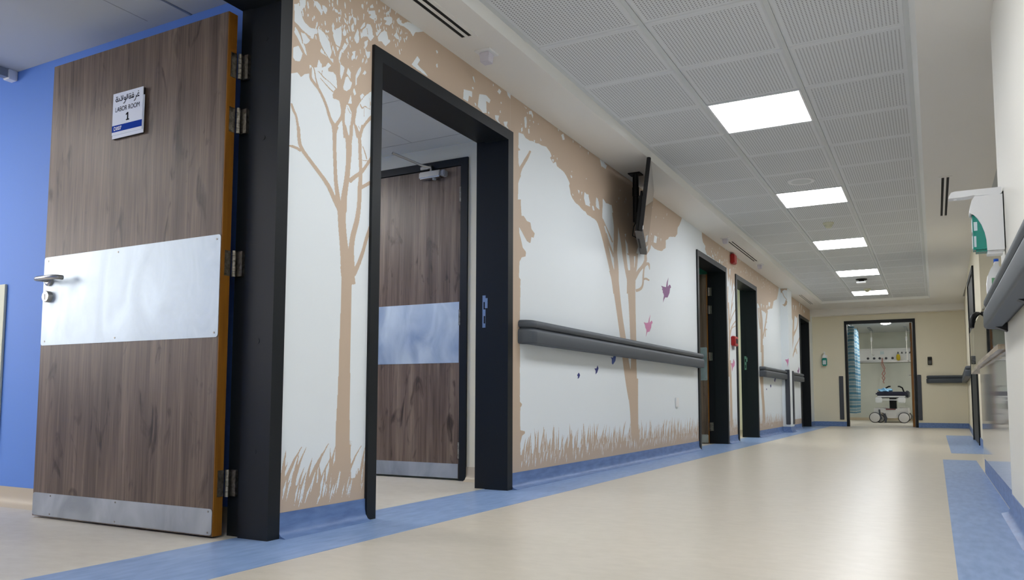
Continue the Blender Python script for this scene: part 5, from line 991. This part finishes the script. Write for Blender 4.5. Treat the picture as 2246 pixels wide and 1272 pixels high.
# ------------------------------------------------------------------ nurse station counter and screen
t = thing('reception_counter','nurse station counter with stone ledge and glossy white front panel','counter',(XR,6.4,0))
MB().box(XR,XR+.03,4.411,6.85,.11,.765).build('front_panel','gloss_panel',t); MB().box(XR+.03,.9,4.411,6.83,.11,.765).build('body','station_wall',t); MB().box(XR+.004,.85,4.411,6.83,.0,.11).build('plinth','skirt_blue',t)
MB().prism([(XR-.03,4.412),(XR-.03,6.35),(XR-.015,6.9),(XR,8.46),(.62,8.46),(.62,4.412)],'z',.775,.80).build('ledge','stone',t); MB().box(XR+.005,.60,4.412,6.9,.750,.775).build('ledge_support','stone',t)
t = thing('glass_screen','low clear glass screen standing on the counter ledge','screen',(XR,6.4,.80))
MB().box(XR,XR+.008,4.415,8.45,.8005,1.15).build('pane','screen_glass',t)
MB().tube([(XR-.002,6.50,1.150),(XR-.022,6.49,1.146),(XR-.042,6.47,1.125),(XR-.055,6.45,1.085),(XR-.058,6.44,1.045)],[.010,.018,.021,.021,.017],10).build('pull_handle','black_plastic',t,smooth=True)
# ------------------------------------------------------------------ end wall fittings
t = thing('sanitizer_bottle','teal sanitizer bottle with white pump on the end wall','dispenser',(-1.985,YE,1.23))
MB().box(-2.03,-1.94,YE-.02,YE-.001,1.24,1.46).build('bracket','white_plastic',t); MB().box(-2.035,-1.94,YE-.10,YE-.02,1.235,1.40,.014).build('bottle','teal_liquid',t); MB().box(-2.018,-1.957,YE-.102,YE-.1005,1.265,1.35).build('label','pale_label',t)
MB().prism([(-2.03,1.40),(-1.945,1.40),(-1.96,1.45),(-1.975,1.475),(-2.0,1.475),(-2.015,1.45)],'y',YE-.095,YE-.02).build('shoulder','white_plastic',t); MB().cyl((-1.988,YE-.055,1.475),(-1.988,YE-.055,1.51),.014,n=12).cyl((-1.988,YE-.04,1.515),(-1.988,YE-.14,1.505),.014,n=12).build('pump','white_plastic',t)
t = thing('access_keypad','black access keypad on the end wall right of the treatment room door','keypad',(-.065,YE,1.226))
MB().box(-.104,-.028,YE-.03,YE-.001,1.226,1.382,.005).build('housing','black_gloss',t); MB().box(-.09,-.042,YE-.032,YE-.03,1.32,1.36).build('display','glass_dark',t)
for i in range(3):
    for k in range(3): MB().cyl((-.084+i*.018,YE-.03,1.25+k*.022),(-.084+i*.018,YE-.032,1.25+k*.022),.006,n=10).build('key','grey_plastic',t)
# ------------------------------------------------------------------ labor room odds and ends
o = MB().box(-6.4,-4.172,2.300,2.312,.20,1.11,.002).build('wall_panel','cream_panel'); tag(o,'cream protective panel on the blue labor room wall','wall panel')
t = thing('curtain_track','grey curtain track under the labor room ceiling','curtain track',(-4.2,1.4,2.20))
MB().box(-4.225,-4.185,.4,2.27,2.19,2.234).build('rail','track_grey',t); MB().box(-4.232,-4.178,2.265,2.312,2.183,2.2345,.004).build('end_bracket','white_plastic',t)

# ------------------------------------------------------------------ treatment room
t = thing('stretcher','white hospital stretcher with navy mattress in the treatment room','stretcher',(-.95,21.5,0))
ys = 20.62
bp_ = [(-1.29,.345),(-1.10,.352),(-1.04,.33),(-.82,.33),(-.76,.352),(-.565,.345),(-.552,.225),(-.69,.218),(-.75,.20),(-.79,.13),(-.83,.112),(-1.02,.112),(-1.05,.16),(-1.09,.235),(-1.15,.245),(-1.30,.23)]
MB().prism(bp_,'y',ys+.02,ys+1.75).build('base_cover','wheel_disc',t); MB().box(-1.035,-.825,ys+.012,ys+.021,.31,.332).build('foot_bar','maroon',t)
def wheel(x, y, r=.125):
    wv = MB().lathe((x,y-.022,r),[(r-.02,.0),(r,.006),(r,.038),(r-.02,.044)],'y',28).build('wheel','tyre',t,smooth=True)
    MB().lathe((x,y-.027,r),[(.002,0),(r-.03,.001),(r-.016,.006),(r-.016,.046),(.002,.05)],'y',28).build('wheel_cover','wheel_disc',wv,smooth=True)
wheel(-1.272,ys-.01); wheel(-.655,ys-.01); wheel(-1.272,ys+1.75); wheel(-.655,ys+1.75); wheel(-1.17,ys+.14,.10)
MB().prism([(-1.19,.315),(-1.155,.315),(-1.15,.22),(-1.12,.10),(-1.15,.08),(-1.18,.20)],'y',ys-.03,ys+.02).build('brake_pedal','guard_grey',t); MB().prism([(-1.09,.21),(-1.05,.23),(-1.01,.12),(-1.03,.0005),(-1.07,.0005),(-1.07,.12)],'y',ys-.01,ys+.06).build('steer_pedal','guard_grey',t)
MB().box(-.975,-.825,ys+.5,ys+.85,.335,.60).build('lift_column','rail_dark',t); MB().box(-1.2,-.6,ys+.08,ys+1.8,.585,.615).build('deck','grey_plastic',t)
for x0, x1 in ((-1.254,-1.108),(-.768,-.614)): MB().box(x0,x1,ys,ys+.16,.468,.605,.016).build('corner_bumper','white_plastic',t)
MB().box(-1.11,-.766,ys+.02,ys+.045,.53,.552).build('push_bar','white_plastic',t); MB().box(-1.20,-.62,ys+.01,ys+.05,.610,.636).build('end_rail','white_plastic',t)
MB().box(-1.245,-.57,ys+.03,ys+1.88,.638,.735,.03).build('mattress','navy_vinyl',t,smooth=True); MB().box(-.62,-.552,ys+.3,ys+1.7,.60,.76,.02).build('side_rail','guard_grey',t)
for sgn, x in ((1,-1.13),(-1,-.70)): MB().tube([(x,ys+1.85,.60),(x,ys+1.86,.76),(x+sgn*.03,ys+1.85,.85),(x+sgn*.09,ys+1.83,.885),(x+sgn*.13,ys+1.82,.885)],.018,8).build('push_handle','black_plastic',t,smooth=True)
cl_ = bmesh.new(); bmesh.ops.create_icosphere(cl_, subdivisions=3, radius=1); rr = random.Random(5)
for v in cl_.verts:
    k = 1+.22*math.sin(7*v.co.x+3*v.co.z)+.16*math.sin(9*v.co.y+5*v.co.x)+rr.uniform(-.05,.05)
    v.co = Vector((-1.05+v.co.x*.14*k, ys+.35+v.co.y*.16*k, max(.737, .75+v.co.z*.07*k)))
o = MB().bm(cl_).build('folded_cloth','cloth_blue',smooth=True); tag(o,'crumpled light blue cloth lying on the stretcher mattress','cloth')
t = thing('bed_head_unit','white medical gas panel on the treatment room back wall','medical panel',(-1.1,23.2,1.53))
MB().box(-1.785,.2,23.12,23.199,1.535,1.875,.006).build('panel','white_plastic',t); MB().box(-1.785,.2,23.09,23.199,1.875,1.905).build('top_light_rail','white_plastic',t); MB().box(-1.785,.2,23.11,23.121,1.54,1.585).build('lower_rail','steel',t)
for x in (-1.55,-1.40,-1.265,-1.11,-.955): MB().lathe((x,23.12,1.645),[(.032,0),(.03,-.012),(.018,-.02),(.001,-.022)],'y',14).build('gas_outlet','guard_grey',t,smooth=True)
for x in (-.82,-.73,-.63,-.54): MB().prism([(x-.025,1.76),(x+.025,1.76),(x,1.82)],'y',23.10,23.12).build('hook','guard_grey',t)
MB().box(-1.25,-1.16,23.114,23.12,1.75,1.83).build('notice','pale_label',t)
t_gas = t
fr_ = MB().lathe((-.815,23.02,1.575),[(.02,0),(.042,.02),(.05,.07),(.045,.13),(.02,.165)],n=18).build('flow_regulator','yellow_plastic',t,smooth=True,label='yellow suction regulator'); MB().cyl((-.815,23.02,1.735),(-.815,23.119,1.76),.014,n=8).build('connector','grey_plastic',fr_)
MB().tube([(-1.20,23.08,1.64),(-1.19,23.06,1.50),(-1.14,23.04,1.38),(-1.22,23.03,1.22),(-1.15,23.03,1.12),(-1.20,23.03,1.02),(-1.17,23.03,.98)],.012,6).tube([(-1.20,23.08,1.64),(-1.23,23.06,1.48),(-1.16,23.05,1.34),(-1.14,23.04,1.24),(-1.22,23.03,1.12),(-1.18,23.03,1.05)],.010,6).tube([(-1.2,23.12,1.65),(-1.2,23.06,1.64)],.012,6).build('hanging_tube','tube_red',t_gas,smooth=True,label='pinkish oxygen tubing hanging in a loop')
def ivrod(x, y, z0, label):
    t = thing('iv_hanger', label, 'hanger', (x,y,z0), 'ceiling hung drip hangers')
    MB().box(x-.03,x+.03,y-.9,y+.3,2.318,2.339).build('track','track_grey',t); MB().cyl((x,y,2.318),(x,y,z0),.011,n=8).build('rod','steel',t); MB().box(x-.02,x+.02,y-.02,y+.02,2.05,2.15).build('clamp','white_plastic',t); MB().tube([(x,y,z0),(x+.03,y,z0-.04),(x+.06,y,z0-.02)],.008,6).build('hook','steel',t)
ivrod(-1.40,22.3,1.72,'metal drip hanger rod on the left above the stretcher'); ivrod(-.59,22.3,1.55,'metal drip hanger rod on the right near the wooden door')
# pleated curtain
t = thing('privacy_curtain','blue and white patterned curtain inside the treatment room','curtain',(-1.65,20.2,.24))
cb = MB(); n = 60; vs = []; fs = []
for k in range(n+1):
    s = k/n; x = -1.66+.075*math.sin(s*math.pi*15)+.03*math.sin(s*31); yy = 19.2+s*1.7
    for z in (.24,.9,1.5,2.19): vs.append((x+.01*math.sin(z*3+s*20), yy, z))
for k in range(n):
    for j in range(3): fs.append((k*4+j,(k+1)*4+j,(k+1)*4+j+1,k*4+j+1))
cv = cb.add(vs, fs).build('drape','curtain_print',t,smooth=True); md = cv.modifiers.new('thick','SOLIDIFY'); md.thickness = .004
MB().box(-1.675,-1.645,18.6,21.5,2.19,2.22).build('rail','track_grey',t); 
for yy in (18.7,20.0,21.4): MB().cyl((-1.66,yy,2.22),(-1.66,yy,2.34),.006,n=6).build('rail_support','track_grey',t)
t = thing('ceiling_vent','white rectangular air vent in the treatment room ceiling','air vent',(-1.55,19.9,2.34))
MB().box(-1.72,-1.42,19.6,20.3,2.325,2.339,.003).build('frame','white_plastic',t)
for k in range(5): MB().box(-1.69+k*.055,-1.66+k*.055,19.65,20.25,2.318,2.325).build('slat','white_plastic',t)
for o in list(bpy.data.objects):
    if '_o' in o: del o['_o']
